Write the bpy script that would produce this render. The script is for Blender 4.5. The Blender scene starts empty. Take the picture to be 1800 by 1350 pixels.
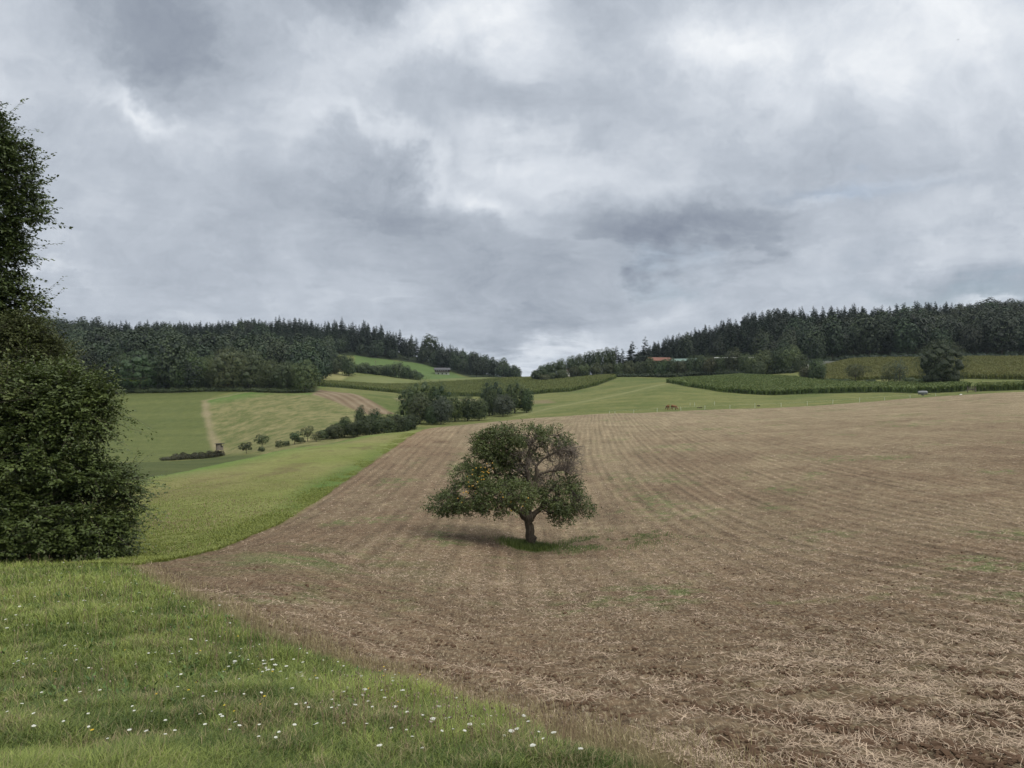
import bpy, math, random
import numpy as np
from mathutils import Vector, Matrix

# ------------------------------------------------------------------ camera, light, exposure
S = bpy.context.scene
C = S.collection
CX, CY, F = 900.0, 675.0, 1350.0          # photo centre and focal length in photo pixels
cam_d = bpy.data.cameras.new("camera")
cam = bpy.data.objects.new("camera", cam_d)
C.objects.link(cam)
cam.location = (0, 0, 0)
cam.rotation_euler = (math.radians(90), 0, 0)
cam_d.lens = 27.0
cam_d.sensor_width = 36.0
cam_d.clip_start = 0.1
cam_d.clip_end = 6000
S.camera = cam
S.view_settings.view_transform = 'Standard'
S.view_settings.look = 'None'
S.view_settings.exposure = 0.15
S.view_settings.gamma = 1.0
try:
    S.cycles.max_bounces = 5
    S.cycles.diffuse_bounces = 3
    S.cycles.transmission_bounces = 3
    S.cycles.transparent_max_bounces = 4
except Exception:
    pass

SUN_EL, SUN_AZ = math.radians(48), math.radians(118)   # azimuth clockwise from +Y
sun_d = bpy.data.lights.new("sun", 'SUN')
sun_d.energy = 1.5
sun_d.angle = math.radians(14)
sun_d.color = (1.0, 0.95, 0.87)
sun = bpy.data.objects.new("sun", sun_d)
C.objects.link(sun)
sv = Vector((math.sin(SUN_AZ) * math.cos(SUN_EL), math.cos(SUN_AZ) * math.cos(SUN_EL), math.sin(SUN_EL)))
sun.rotation_euler = sv.to_track_quat('Z', 'Y').to_euler()

W = bpy.data.worlds.new("World")
S.world = W
W.use_nodes = True
try:
    W.cycles.sampling_method = 'MANUAL'
    W.cycles.sample_map_resolution = 512
except Exception:
    pass


class NT:
    """small helper for writing node trees as expressions"""
    def __init__(s, nt):
        s.t = nt
        nt.nodes.clear()

    def n(s, typ, ins=None, **kw):
        nd = s.t.nodes.new(typ)
        for k, v in kw.items():
            setattr(nd, k, v)
        for k, v in (ins or {}).items():
            sock = nd.inputs[k]
            if isinstance(v, bpy.types.NodeSocket):
                s.t.links.new(v, sock)
            else:
                sock.default_value = v
        return nd

    def m(s, op, a, b=0.0, c=0.0):
        nd = s.n('ShaderNodeMath', {0: a, 1: b, 2: c}, operation=op)
        return nd.outputs[0]

    def v(s, op, a, b=(0, 0, 0)):
        nd = s.n('ShaderNodeVectorMath', {0: a, 1: b}, operation=op)
        return nd.outputs['Value' if op in ('DOT_PRODUCT', 'LENGTH') else 'Vector']

    def noise(s, vec, scale, detail=4, rough=0.55, dist=0.0, col=False):
        nd = s.n('ShaderNodeTexNoise', {'Vector': vec, 'Scale': scale, 'Detail': detail, 'Roughness': rough, 'Distortion': dist})
        return nd.outputs['Color' if col else 'Fac']

    def ramp(s, fac, stops, interp='LINEAR'):
        nd = s.n('ShaderNodeValToRGB', {0: fac})
        cr = nd.color_ramp
        cr.interpolation = interp
        while len(cr.elements) < len(stops):
            cr.elements.new(0.5)
        for e, (p, c) in zip(cr.elements, stops):
            e.position = p
            e.color = (*c, 1)
        return nd.outputs[0]

    def mix(s, f, a, b, mode='MIX'):
        nd = s.n('ShaderNodeMix', data_type='RGBA', blend_type=mode)
        for i, v in ((0, f), (6, a), (7, b)):
            if isinstance(v, bpy.types.NodeSocket):
                s.t.links.new(v, nd.inputs[i])
            else:
                nd.inputs[i].default_value = v if i == 0 else ((*v, 1) if len(v) == 3 else v)
        return nd.outputs[2]

    def maprange(s, x, a, b, c, d):
        nd = s.n('ShaderNodeMapRange', {0: x, 1: a, 2: b, 3: c, 4: d})
        return nd.outputs[0]


def build_world():
    k = NT(W.node_tree)
    tc = k.n('ShaderNodeTexCoord').outputs['Generated']
    sep = k.n('ShaderNodeSeparateXYZ', {0: tc})
    x, y, z = sep.outputs
    ay = k.m('ADD', k.m('ABSOLUTE', y), 0.06)
    u = k.m('DIVIDE', x, ay)
    w = k.m('DIVIDE', z, ay)
    p = k.n('ShaderNodeCombineXYZ', {0: u, 1: w, 2: 0.0}).outputs[0]
    # direction carried onto a cloud layer overhead: cells shrink and flatten towards the horizon
    zz = k.m('ADD', k.m('MAXIMUM', z, 0.0), 0.16)
    q = k.n('ShaderNodeCombineXYZ', {0: k.m('DIVIDE', x, zz), 1: k.m('DIVIDE', y, zz), 2: 0.0}).outputs[0]
    wn = k.noise(q, 1.3, 5, 0.6, 0.4, col=True)
    wn2 = k.noise(p, 5.5, 6, 0.62, 0.2, col=True)
    off = k.v('ADD', k.n('ShaderNodeVectorMath', {0: k.v('SUBTRACT', wn, (.5, .5, .5)), 'Scale': 0.16}, operation='SCALE').outputs[0],
              k.n('ShaderNodeVectorMath', {0: k.v('SUBTRACT', wn2, (.5, .5, .5)), 'Scale': 0.16}, operation='SCALE').outputs[0])
    pw = k.v('ADD', p, off)
    blobs = [
        (300, 60, 170, 120, 15, -.34), (430, 100, 120, 90, 0, -.08), (60, 130, 130, 110, 0, .12), (190, 130, 90, 60, -30, .12),
        (450, 50, 60, 70, 0, .16), (690, 25, 130, 55, 0, -.26), (870, 60, 110, 90, 0, .30), (700, 130, 190, 50, 10, .12),
        (1060, 50, 130, 90, 0, -.14), (1250, 100, 120, 55, 0, .30), (1620, 110, 230, 110, 0, .30), (900, 215, 190, 42, -8, -.18),
        (310, 215, 80, 20, -32, .24), (380, 255, 100, 40, -20, .12), (565, 240, 70, 40, 0, .16), (705, 285, 120, 20, -28, .20),
        (855, 378, 60, 22, -25, .22), (970, 310, 170, 75, 0, .20), (720, 395, 140, 80, -25, -.26), (430, 340, 200, 80, 0, -.08),
        (400, 470, 270, 60, 0, -.07), (1110, 445, 200, 52, 8, -.27), (1260, 395, 200, 45, 18, -.22), (1420, 350, 160, 12, 8, .16),
        (1010, 470, 90, 16, -20, .14), (930, 570, 170, 38, 0, -.20), (940, 638, 120, 20, 0, .22), (1140, 570, 60, 25, 30, .16),
        (1650, 490, 160, 30, 0, -.20), (1690, 522, 40, 9, 0, .25), (250, 545, 210, 22, 0, -.10), (1480, 250, 260, 50, 12, -.10),
        (130, 250, 110, 45, 0, -.10), (1700, 390, 130, 45, 10, .06), (120, 475, 60, 10, 0, .14),
    ]
    acc = 0.0
    for (bx, by, rx, ry, rot, A) in blobs:
        mp = k.n('ShaderNodeMapping', {0: pw}, vector_type='TEXTURE')
        mp.inputs['Location'].default_value = ((bx - CX) / F, (CY - by) / F, 0)
        mp.inputs['Rotation'].default_value = (0, 0, math.radians(rot))
        mp.inputs['Scale'].default_value = (rx / F, ry / F, 1)
        d = k.v('DOT_PRODUCT', mp.outputs[0], mp.outputs[0])
        e = k.m('EXPONENT', k.m('MULTIPLY', d, -0.8))
        acc = k.m('MULTIPLY_ADD', e, A, acc)
    n1 = k.noise(q, 1.7, 8, 0.58, 0.6)
    n2 = k.noise(p, 7.0, 9, 0.6, 0.9)
    n3 = k.noise(pw, 17.0, 8, 0.6, 0.5)
    t = k.m('ADD', k.m('ADD', acc, 0.525), k.m('MULTIPLY', k.m('SUBTRACT', n1, 0.5), 0.30))
    t = k.m('ADD', t, k.m('MULTIPLY', k.m('SUBTRACT', n2, 0.5), 0.27))
    t = k.m('ADD', t, k.m('MULTIPLY', k.m('SUBTRACT', n3, 0.5), 0.30))
    cloud = k.ramp(t, [(0.0, (.185, .215, .275)), (.28, (.310, .348, .408)), (.5, (.455, .498, .562)), (.70, (.625, .665, .722)), (.95, (.88, .90, .92))])
    # overcast: the layer is thicker with light overhead than near the horizon
    el = k.maprange(z, 0.46, 0.95, 1.0, 3.1)
    cloud = k.mix(1.0, cloud, k.n('ShaderNodeCombineXYZ', {0: k.m('POWER', el, 1.12), 1: k.m('POWER', el, 1.05), 2: k.m('POWER', el, .86)}).outputs[0], 'MULTIPLY')
    sky = k.n('ShaderNodeTexSky', sky_type='NISHITA', sun_disc=False, sun_elevation=SUN_EL, sun_rotation=SUN_AZ,
              altitude=300.0, air_density=1.0, dust_density=1.5)
    blue = 0.0
    for (bx, by, rx, ry, A) in [(865, -5, 40, 14, .7), (1480, 338, 110, 16, .35), (1660, 500, 170, 28, .35), (560, 575, 50, 8, .25), (1150, 500, 60, 20, .25), (1750, 20, 120, 20, .2)]:
        mp = k.n('ShaderNodeMapping', {0: pw}, vector_type='TEXTURE')
        mp.inputs['Location'].default_value = ((bx - CX) / F, (CY - by) / F, 0)
        mp.inputs['Scale'].default_value = (rx / F, ry / F, 1)
        d = k.v('DOT_PRODUCT', mp.outputs[0], mp.outputs[0])
        blue = k.m('MULTIPLY_ADD', k.m('EXPONENT', k.m('MULTIPLY', d, -1.0)), A, blue)
    blue = k.m('MINIMUM', blue, 0.8)
    b1 = k.n('ShaderNodeBackground', {0: sky.outputs[0], 1: 0.10})
    b2 = k.n('ShaderNodeBackground', {0: cloud, 1: 1.0})
    ms = k.n('ShaderNodeMixShader', {0: k.m('SUBTRACT', 1.0, blue), 1: b1.outputs[0], 2: b2.outputs[0]})
    k.n('ShaderNodeOutputWorld', {0: ms.outputs[0]})


build_world()

# ------------------------------------------------------------------ numpy helpers
rng = np.random.default_rng(7)


def hash2(ix, iy, seed):
    h = (ix.astype(np.int64) * 374761393 + iy.astype(np.int64) * 668265263 + seed * 982451653) & 0xFFFFFFFF
    h = ((h ^ (h >> 13)) * 1274126177) & 0xFFFFFFFF
    h = h ^ (h >> 16)
    return (h & 0xFFFFFF) / float(0xFFFFFF)


def vnoise(x, y, seed=0):
    x = np.asarray(x, float); y = np.asarray(y, float)
    ix = np.floor(x); iy = np.floor(y)
    fx = x - ix; fy = y - iy
    fx = fx * fx * (3 - 2 * fx); fy = fy * fy * (3 - 2 * fy)
    a = hash2(ix, iy, seed); b = hash2(ix + 1, iy, seed)
    c = hash2(ix, iy + 1, seed); d = hash2(ix + 1, iy + 1, seed)
    return (a + (b - a) * fx) * (1 - fy) + (c + (d - c) * fx) * fy


def fbm(x, y, octv=4, seed=0, rough=0.5):
    s = 0; a = 1.0; t = 0
    for i in range(octv):
        s = s + a * vnoise(x * 2 ** i + 17.3 * i, y * 2 ** i - 9.1 * i, seed + i)
        t += a; a *= rough
    return s / t


def sstep(a, b, x):
    t = np.clip((x - a) / (b - a), 0, 1)
    return t * t * (3 - 2 * t)


def tag(o, label=None, cat=None, group=None, kind=None):
    if label: o['label'] = label
    if cat: o['category'] = cat
    if group: o['group'] = group
    if kind: o['kind'] = kind
    return o


def link(name, data, parent=None):
    o = bpy.data.objects.new(name, data)
    C.objects.link(o)
    if parent is not None:
        o.parent = parent
    return o


def empty(name, loc, rz=0.0):
    o = link(name, None)
    o.empty_display_size = 0.3
    o.location = loc
    o.rotation_euler = (0, 0, rz)
    return o


class Geo:
    """collects triangle / quad arrays, colours and material slots, builds one mesh"""
    def __init__(s):
        s.v = []; s.f4 = []; s.f3 = []; s.m4 = []; s.m3 = []; s.c = []; s.n = 0

    def add(s, v, f, mat=0, col=0.5):
        v = np.asarray(v, float).reshape(-1, 3)
        f = np.asarray(f, np.int64)
        c = np.asarray(col, float)
        if c.ndim == 0:
            c = np.full(len(v), float(c))
        s.v.append(v); s.c.append(c)
        mm = np.full(len(f), mat, np.int32)
        if f.shape[1] == 4:
            s.f4.append(f + s.n); s.m4.append(mm)
        else:
            s.f3.append(f + s.n); s.m3.append(mm)
        s.n += len(v)

    def merge(s, g, M=None, sc=1.0, rz=0.0, loc=(0, 0, 0), dcol=0.0):
        V, F4, F3, M4, M3, Cc = g
        c_, s_ = math.cos(rz), math.sin(rz)
        sc = np.asarray(sc, float) * np.ones(3)
        X = V * sc
        X = np.stack([X[:, 0] * c_ - X[:, 1] * s_, X[:, 0] * s_ + X[:, 1] * c_, X[:, 2]], 1) + np.asarray(loc)
        s.v.append(X); s.c.append(np.clip(Cc + dcol, 0, 1))
        if len(F4): s.f4.append(F4 + s.n); s.m4.append(M4)
        if len(F3): s.f3.append(F3 + s.n); s.m3.append(M3)
        s.n += len(V)

    def arrays(s):
        V = np.concatenate(s.v) if s.v else np.zeros((0, 3))
        F4 = np.concatenate(s.f4) if s.f4 else np.zeros((0, 4), np.int64)
        F3 = np.concatenate(s.f3) if s.f3 else np.zeros((0, 3), np.int64)
        M4 = np.concatenate(s.m4) if s.m4 else np.zeros(0, np.int32)
        M3 = np.concatenate(s.m3) if s.m3 else np.zeros(0, np.int32)
        return V, F4, F3, M4, M3, np.concatenate(s.c)

    def mesh(s, name, mats, smooth=False, attr=None):
        V, F4, F3, M4, M3, Cc = s.arrays()
        me = bpy.data.meshes.new(name)
        me.vertices.add(len(V))
        me.vertices.foreach_set('co', V.astype(np.float32).ravel())
        nl = F4.size + F3.size
        me.loops.add(nl)
        me.loops.foreach_set('vertex_index', np.concatenate([F4.ravel(), F3.ravel()]).astype(np.int32))
        npf = len(F4) + len(F3)
        me.polygons.add(npf)
        st = np.concatenate([np.arange(len(F4)) * 4, F4.size + np.arange(len(F3)) * 3]).astype(np.int32)
        me.polygons.foreach_set('loop_start', st)
        me.polygons.foreach_set('material_index', np.concatenate([M4, M3]).astype(np.int32))
        me.polygons.foreach_set('use_smooth', np.full(npf, smooth))
        for m in mats:
            me.materials.append(m)
        a = me.attributes.new('v', 'FLOAT', 'POINT')
        a.data.foreach_set('value', Cc.astype(np.float32))
        me.update(calc_edges=True)
        return me

    def obj(s, name, mats, parent=None, smooth=False):
        return link(name, s.mesh(name, mats, smooth), parent)


def tube(g, pts, rad, sides=6, mat=0, col=0.5, cap=True):
    pts = np.asarray(pts, float); rad = np.asarray(rad, float)
    n = len(pts)
    t = np.gradient(pts, axis=0)
    t /= np.linalg.norm(t, axis=1)[:, None] + 1e-9
    ref = np.where(np.abs(t[:, 2:3]) > 0.9, np.array([[1.0, 0, 0]]), np.array([[0, 0, 1.0]]))
    a = np.cross(t, ref); a /= np.linalg.norm(a, axis=1)[:, None] + 1e-9
    for i in range(1, n):
        if np.dot(a[i], a[i - 1]) < 0:
            a[i] = -a[i]
    b = np.cross(t, a)
    th = np.arange(sides) / sides * 2 * np.pi
    ring = pts[:, None] + rad[:, None, None] * (a[:, None] * np.cos(th)[None, :, None] + b[:, None] * np.sin(th)[None, :, None])
    V = ring.reshape(-1, 3)
    i = np.arange(n - 1)[:, None] * sides; j = np.arange(sides)[None]
    j2 = (j + 1) % sides
    Fq = np.stack([i + j, i + j2, i + sides + j2, i + sides + j], -1).reshape(-1, 4)
    g.add(V, Fq, mat, col)
    if cap:
        base = (n - 1) * sides
        top = np.vstack([ring[-1], pts[-1:]])
        g.add(top, np.stack([np.arange(sides), (np.arange(sides) + 1) % sides, np.full(sides, sides)], 1), mat, col)


def boxg(g, x0, x1, y0, y1, z0, z1, mat=0, col=0.5):
    v = [(x0, y0, z0), (x1, y0, z0), (x1, y1, z0), (x0, y1, z0), (x0, y0, z1), (x1, y0, z1), (x1, y1, z1), (x0, y1, z1)]
    f = [(0, 3, 2, 1), (4, 5, 6, 7), (0, 1, 5, 4), (1, 2, 6, 5), (2, 3, 7, 6), (3, 0, 4, 7)]
    g.add(v, f, mat, col)
# ------------------------------------------------------------------ the lie of the land
# soundings: per bearing, (photo y, distance) pairs read off the photograph; height follows from both
SND = {
    0: [(1350, 5), (1200, 8), (1080, 13), (1010, 21), (992, 26), (None, 45, -9), (None, 70, -12), (None, 120, -17), (None, 180, -19), (790, 230), (740, 280), (700, 330), (690, 350), (672, 420), (625, 600), (600, 700), (587, 760), (None, 900, 44), (None, 1500, 30)],
    235: [(1350, 5), (1200, 8), (1100, 12), (1030, 18), (995, 25), (960, 33), (900, 48), (845, 70), (None, 98, -13.2), (826, 130), (812, 170), (805, 200), (760, 250), (700, 320), (688, 345), (668, 430), (625, 600), (612, 680), (605, 760), (None, 900, 36), (None, 1500, 25)],
    385: [(1350, 5), (1200, 8), (1070, 13.5), (1020, 21), (965, 32), (900, 46), (850, 62), (815, 84), (None, 115, -13.5), (808, 170), (800, 205), (750, 255), (700, 310), (686, 345), (668, 430), (628, 600), (608, 700), (602, 760), (None, 900, 36), (None, 1500, 25)],
    500: [(1350, 5.1), (1200, 8.5), (1118, 11.5), (1020, 20), (960, 30), (915, 43), (850, 62), (790, 100), (None, 138, -13.2), (775, 190), (740, 240), (700, 305), (688, 345), (668, 440), (655, 540), (624, 640), (597, 760), (None, 900, 40), (None, 1500, 25)],
    640: [(1350, 5.2), (1200, 9.5), (1080, 17), (1000, 27), (900, 46), (822, 73), (765, 130), (None, 165, -12.5), (750, 210), (720, 260), (695, 310), (687, 400), (676, 500), (660, 580), (645, 660), (626, 730), (598, 790), (None, 900, 30), (None, 1500, 10)],
    760: [(1350, 5.2), (1215, 9.3), (1080, 17.5), (1000, 27), (900, 46), (820, 74), (752, 155), (None, 190, -12), (745, 225), (725, 270), (705, 330), (694, 440), (672, 560), (664, 640), (650, 720), (633, 800), (None, 900, 22), (None, 1500, 0)],
    860: [(1350, 5.2), (1245, 8.3), (1100, 16.5), (1000, 28.5), (940, 38), (860, 58), (790, 95), (742, 165), (None, 195, -10.5), (732, 250), (712, 320), (696, 430), (680, 500), (668, 560), (663, 640), (658, 780), (None, 1000, 5), (None, 1500, -10)],
    935: [(1350, 5.2), (1290, 6.8), (1150, 13), (1040, 23), (965, 37), (880, 53), (800, 88), (736, 175), (None, 205, -9.9), (725, 260), (705, 330), (690, 430), (669, 530), (665, 580), (None, 680, 1.5), (None, 1000, -12), (None, 1500, -30)],
    1060: [(1350, 5.2), (1290, 6.7), (1150, 12.5), (1040, 22), (965, 34), (880, 51), (800, 85), (728, 195), (None, 215, -8.9), (720, 240), (695, 320), (682, 400), (668, 460), (663, 510), (None, 560, 5.0), (None, 700, 4), (None, 1500, -10)],
    1180: [(1350, 5.2), (1200, 9.3), (1060, 18.5), (965, 32), (880, 48), (800, 80), (722, 208), (719, 225), (690, 290), (672, 350), (668, 430), (664, 480), (650, 540), (628, 620), (None, 800, 30), (None, 1500, 30)],
    1350: [(1350, 5.2), (1200, 9), (1060, 18), (950, 32), (860, 50), (780, 85), (716, 212), (710, 230), (693, 290), (678, 340), (667, 390), (657, 450), (640, 520), (602, 620), (None, 800, 50), (None, 1500, 50)],
    1500: [(1350, 5), (1180, 9.3), (1050, 17.2), (930, 33), (830, 55), (760, 95), (708, 212), (700, 235), (690, 270), (676, 320), (662, 380), (641, 430), (632, 460), (602, 570), (None, 750, 50), (None, 1500, 60)],
    1650: [(1350, 5), (1180, 9), (1050, 16.5), (920, 32), (820, 54), (740, 105), (697, 210), (689, 235), (680, 262), (664, 320), (645, 390), (632, 440), (600, 560), (None, 750, 55), (None, 1500, 70)],
    1800: [(1350, 4.9), (1180, 8.6), (1050, 15.5), (900, 34), (800, 58), (730, 110), (689, 200), (682, 225), (665, 285), (640, 380), (627, 450), (598, 550), (None, 750, 60), (None, 1500, 80)],
}
SND[-450] = SND[0]
SND[2250] = SND[1800]
Y0C = 8.0
_cu, _cv, _cg = [], [], []
for px, col in SND.items():
    u_ = (px - CX) / F
    for e in col:
        if e[0] is None:
            Yd, z = e[1], e[2]
        else:
            Yd = e[1]; z = (CY - e[0]) / F * Yd
        _cu.append(u_ * 2.2); _cv.append(math.log(Yd)); _cg.append(z / (Yd + Y0C))
    for Yd, z in ((0.5, -1.6), (1.5, -1.72), (3.0, -2.1)):
        _cu.append(u_ * 2.2); _cv.append(math.log(Yd) * 0.5 + 0.35); _cg.append(z / (Yd + Y0C))


def _vmap(Y):
    Y = np.maximum(Y, 0.3)
    return np.where(Y > 3.0, np.log(Y), np.log(Y) * 0.5 + 0.35 + (math.log(3) * 0.5 - 0.35) * sstep(1.5, 3.0, Y))


_cu = np.array(_cu); _cv = np.array(_cv); _cg = np.array(_cg)
_c2 = 0.06 ** 2
_K = np.sqrt((_cu[:, None] - _cu) ** 2 + (_cv[:, None] - _cv) ** 2 + _c2)
_K -= np.eye(len(_cu)) * 0.004
_A = np.block([[_K, np.ones((len(_cu), 1))], [np.ones((1, len(_cu))), np.zeros((1, 1))]])
_wt = np.linalg.solve(_A, np.append(_cg, 0))
GU = np.linspace(-1.0, 1.0, 401)
GV = np.linspace(math.log(0.5), math.log(1600), 700)
_gu, _gv = np.meshgrid(GU * 2.2, GV)
_ge = np.exp(_gv)
_gvm = _vmap(_ge)
_G = np.zeros_like(_gu)
for i in range(len(_cu)):
    _G += _wt[i] * np.sqrt((_gu - _cu[i]) ** 2 + (_gvm - _cv[i]) ** 2 + _c2)
_G += _wt[-1]


def H0(u, Y):
    """land height for bearing tangent u and forward distance Y"""
    Y = np.maximum(np.asarray(Y, float), 0.5)
    fu = (np.clip(u, -1, 1) + 1) / 2 * 400
    fv = (np.clip(np.log(Y), GV[0], GV[-1]) - GV[0]) / (GV[-1] - GV[0]) * 699
    iu = np.minimum(fu.astype(int), 399); iv = np.minimum(fv.astype(int), 698)
    a = fu - iu; b = fv - iv
    g = (_G[iv, iu] * (1 - a) + _G[iv, iu + 1] * a) * (1 - b) + (_G[iv + 1, iu] * (1 - a) + _G[iv + 1, iu + 1] * a) * b
    return g * (np.minimum(Y, 1600) + Y0C)


def Hxy(X, Y):
    """height anywhere round the viewpoint"""
    X = np.asarray(X, float); Y = np.asarray(Y, float)
    th = np.arctan2(X, Y)
    R = np.hypot(X, Y)
    tc = np.clip(th, -math.pi / 4, math.pi / 4)
    z = H0(np.tan(tc), R * np.cos(tc))
    back = sstep(2.2, math.pi, np.abs(th))
    zb = 0.5 * (H0(-1.0, R * 0.7071) + H0(1.0, R * 0.7071))
    return z * (1 - back) + zb * back


def H(x, y):
    return float(Hxy(np.array([x]), np.array([y]))[0])


_YS = np.exp(np.linspace(math.log(2.5), math.log(1500), 6000))


def hit(px, py, ymin=2.5, ymax=1500):
    """where the sight line through a photo pixel meets the land at or beyond ymin -> (X, Y)"""
    u_ = (px - CX) / F; w_ = (CY - py) / F
    ys = _YS[(_YS >= ymin) & (_YS <= ymax)]
    h = Hxy(u_ * ys, ys)
    below = np.where(h >= w_ * ys)[0]
    Yd = ys[below[0]] if len(below) else ys[np.argmax(h / ys)]
    return (u_ * Yd, float(Yd))


def at(px, Yd):
    return ((px - CX) / F * Yd, Yd)


def poly(*pts):
    """corner list in photo pixels (px, py, ymin) or (px, 'Y', distance) -> world polygon"""
    out = []
    for p in pts:
        out.append(at(p[0], p[2]) if p[1] == 'Y' else hit(p[0], p[1], *p[2:]))
    return np.array(out)


def sdist(P, X, Y):
    """signed distance (negative inside) from points to polygon P"""
    d = np.full(X.shape, 1e18); ins = np.zeros(X.shape, bool)
    n = len(P)
    for i in range(n):
        ax, ay = P[i]; bx, by = P[(i + 1) % n]
        ex, ey = bx - ax, by - ay
        t = np.clip(((X - ax) * ex + (Y - ay) * ey) / (ex * ex + ey * ey + 1e-9), 0, 1)
        d = np.minimum(d, (X - ax - t * ex) ** 2 + (Y - ay - t * ey) ** 2)
        cnd = ((ay > Y) != (by > Y)) & (X < (bx - ax) * (Y - ay) / (by - ay + 1e-12) + ax)
        ins ^= cnd
    d = np.sqrt(d)
    return np.where(ins, -d, d)


def ldist(P, X, Y):
    d = np.full(X.shape, 1e18)
    for i in range(len(P) - 1):
        ax, ay = P[i]; bx, by = P[i + 1]
        ex, ey = bx - ax, by - ay
        t = np.clip(((X - ax) * ex + (Y - ay) * ey) / (ex * ex + ey * ey + 1e-9), 0, 1)
        d = np.minimum(d, (X - ax - t * ex) ** 2 + (Y - ay - t * ey) ** 2)
    return np.sqrt(d)


# boundary between the near meadow and the ploughed field
EDGE = [(235, 995), (330, 1040), (430, 1090), (560, 1145), (700, 1190), (850, 1250), (1000, 1300), (1170, 1350)]
EDGE_W = np.array([hit(a, b) for a, b in EDGE] + [(1.75, 3.6), (2.6, 1.5), (3.2, -4.0), (3.0, -60.0)])
P_MEADOW = np.vstack([EDGE_W, [(-200, -60), (-200, 20), (-60, 27), (-30, 29), (-17.5, 28.2)]])
LEFT_W = [hit(a, b) for a, b in [(400, 960), (500, 915), (600, 850), (680, 795)]] + [at(757, 156)]
BACK_W = [at(850, 168), at(950, 180), at(1100, 200), at(1300, 211), at(1500, 212), at(1640, 211), at(1800, 200), at(2300, 190)]
P_FIELD = np.vstack([EDGE_W[:-1][::-1], LEFT_W, BACK_W, [(330, 60), (330, -4.0)]])
CREST_W = [at(250, 72), at(320, 78), at(400, 88), at(500, 101), at(600, 121), at(700, 142), at(757, 156)]
P_SLOPE = np.vstack([[EDGE_W[0]], LEFT_W, CREST_W[::-1], [(-70, 72), (-200, 60), (-200, 20), (-60, 27), (-30, 29), (-17.5, 28.2)]])
P_GREENFIELD = poly((150, 690, 250), (300, 688, 250), (430, 684, 250), (360, 702, 250), (364, 740, 230), (386, 796, 150), (330, 803, 150), (285, 809, 150), (120, 812, 150))
P_HOLLOW = np.vstack([CREST_W[:5], [hit(600, 778, 150)], [hit(480, 800, 130), hit(386, 800, 150), hit(285, 810, 140), at(100, 170), at(-400, 170), (-120, 70), (-60, 72)]])
P_DRYPASTURE = poly((362, 703, 250), (430, 688, 250), (545, 690, 250), (640, 722, 220), (705, 735, 200), (715, 'Y', 190), (600, 'Y', 175), (480, 'Y', 160), (386, 796, 150))
P_BROWNSTRIP = poly((563, 684, 250), (600, 689, 250), (650, 704, 230), (694, 727, 220), (650, 728, 220), (600, 712, 230), (548, 693, 250))
P_STRAWFIELD = poly((556, 645, 480), (590, 645, 480), (622, 655, 450), (592, 671, 380), (560, 673, 380))
P_BRIGHTSTRIP = poly((562, 674, 380), (592, 671, 380), (655, 679, 380), (560, 681, 330))
P_GREENHILL = np.array([at(624, 610), at(622, 720), at(700, 730), at(735, 742), at(765, 738), at(800, 700), at(822, 640), at(760, 615), at(700, 600)])
RIDGE_L = np.array([hit(1180, 673, 260), hit(1110, 689, 230), hit(1040, 703, 220), hit(965, 717, 210), hit(905, 731, 190)])
P_OLIVE = np.array([at(592, 400), at(592, 470), at(622, 560), at(660, 585), at(735, 600), at(800, 640), at(880, 600), at(830, 540), at(700, 505), at(650, 440), at(610, 405)])
P_TAN = poly((694, 700, 300), (820, 701, 300), (845, 704, 300), (800, 706, 300), (700, 705, 300))
P_TAN2 = poly((930, 705, 280), (965, 703, 280), (975, 707, 280), (935, 709, 280))
# maize fields
P_MAIZE1 = np.array([at(556, 400), at(620, 415), at(740, 430), at(830, 432), at(930, 415), at(1005, 395), at(1050, 420), at(1078, 455), at(1085, 485), at(1040, 505), at(935, 545), at(880, 548), at(780, 540), at(700, 505), at(600, 470), at(556, 440)])
P_MAIZE2 = np.array([at(1170, 352), at(1210, 318), at(1270, 295), at(1350, 288), at(1430, 285), at(1500, 275), at(1560, 258), at(1610, 240), at(1700, 232), at(1705, 248), at(1660, 262), at(1560, 290), at(1470, 330), at(1400, 380), at(1330, 420), at(1300, 445), at(1240, 420), at(1190, 385)])
P_MAIZE3 = np.array([at(1452, 352), at(1520, 345), at(1600, 322), at(1700, 300), at(1800, 278), at(2200, 250), at(2200, 400), at(1810, 430), at(1700, 438), at(1600, 442), at(1500, 452), at(1448, 440)])
P_MAIZE4 = np.array([at(1712, 226), at(1800, 213), at(2200, 205), at(2200, 216), at(1800, 226), at(1715, 240)])
P_FORESTL = np.array([at(-450, 345), at(190, 338), at(430, 342), at(556, 345), at(560, 430), at(588, 520), at(590, 700), at(622, 716), at(660, 722), at(735, 740), at(765, 735), at(800, 715), at(830, 650), at(915, 660), at(910, 900), at(-450, 900)])
P_FORESTR = np.array([at(1085, 560), at(1250, 560), at(1335, 545), at(1345, 480), at(1420, 462), at(1500, 468), at(1700, 450), at(1820, 444), at(2300, 440), at(2300, 800), at(1130, 800), at(1085, 620)])
PATH_L = np.array([hit(360, 703, 250), hit(362, 720, 250), hit(368, 750, 220), hit(386, 796, 150)])
PATH_B = np.array([hit(360, 703, 250), hit(395, 696, 250), hit(440, 688, 250), hit(470, 687, 250), hit(530, 688, 250), hit(563, 690, 250)])


# ---- near boundary frame used for the headland rows
def field_coords(X, Y):
    """row coordinate across the drill rows, and distance from the headland edge"""
    f = 14.0 * np.clip((Y - 45) / 150, 0, 2) ** 1.3
    g = sstep(-14, 12, X)
    s = X - g * f + 0.025 * Y * (1 - g) + 0.5 * (fbm(X / 45, Y / 45, 2, 77) - .5)
    e = ldist(EDGE_W[:-1], X, Y)
    return s, e


TREE_XY = at(930, 37.0)


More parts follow.
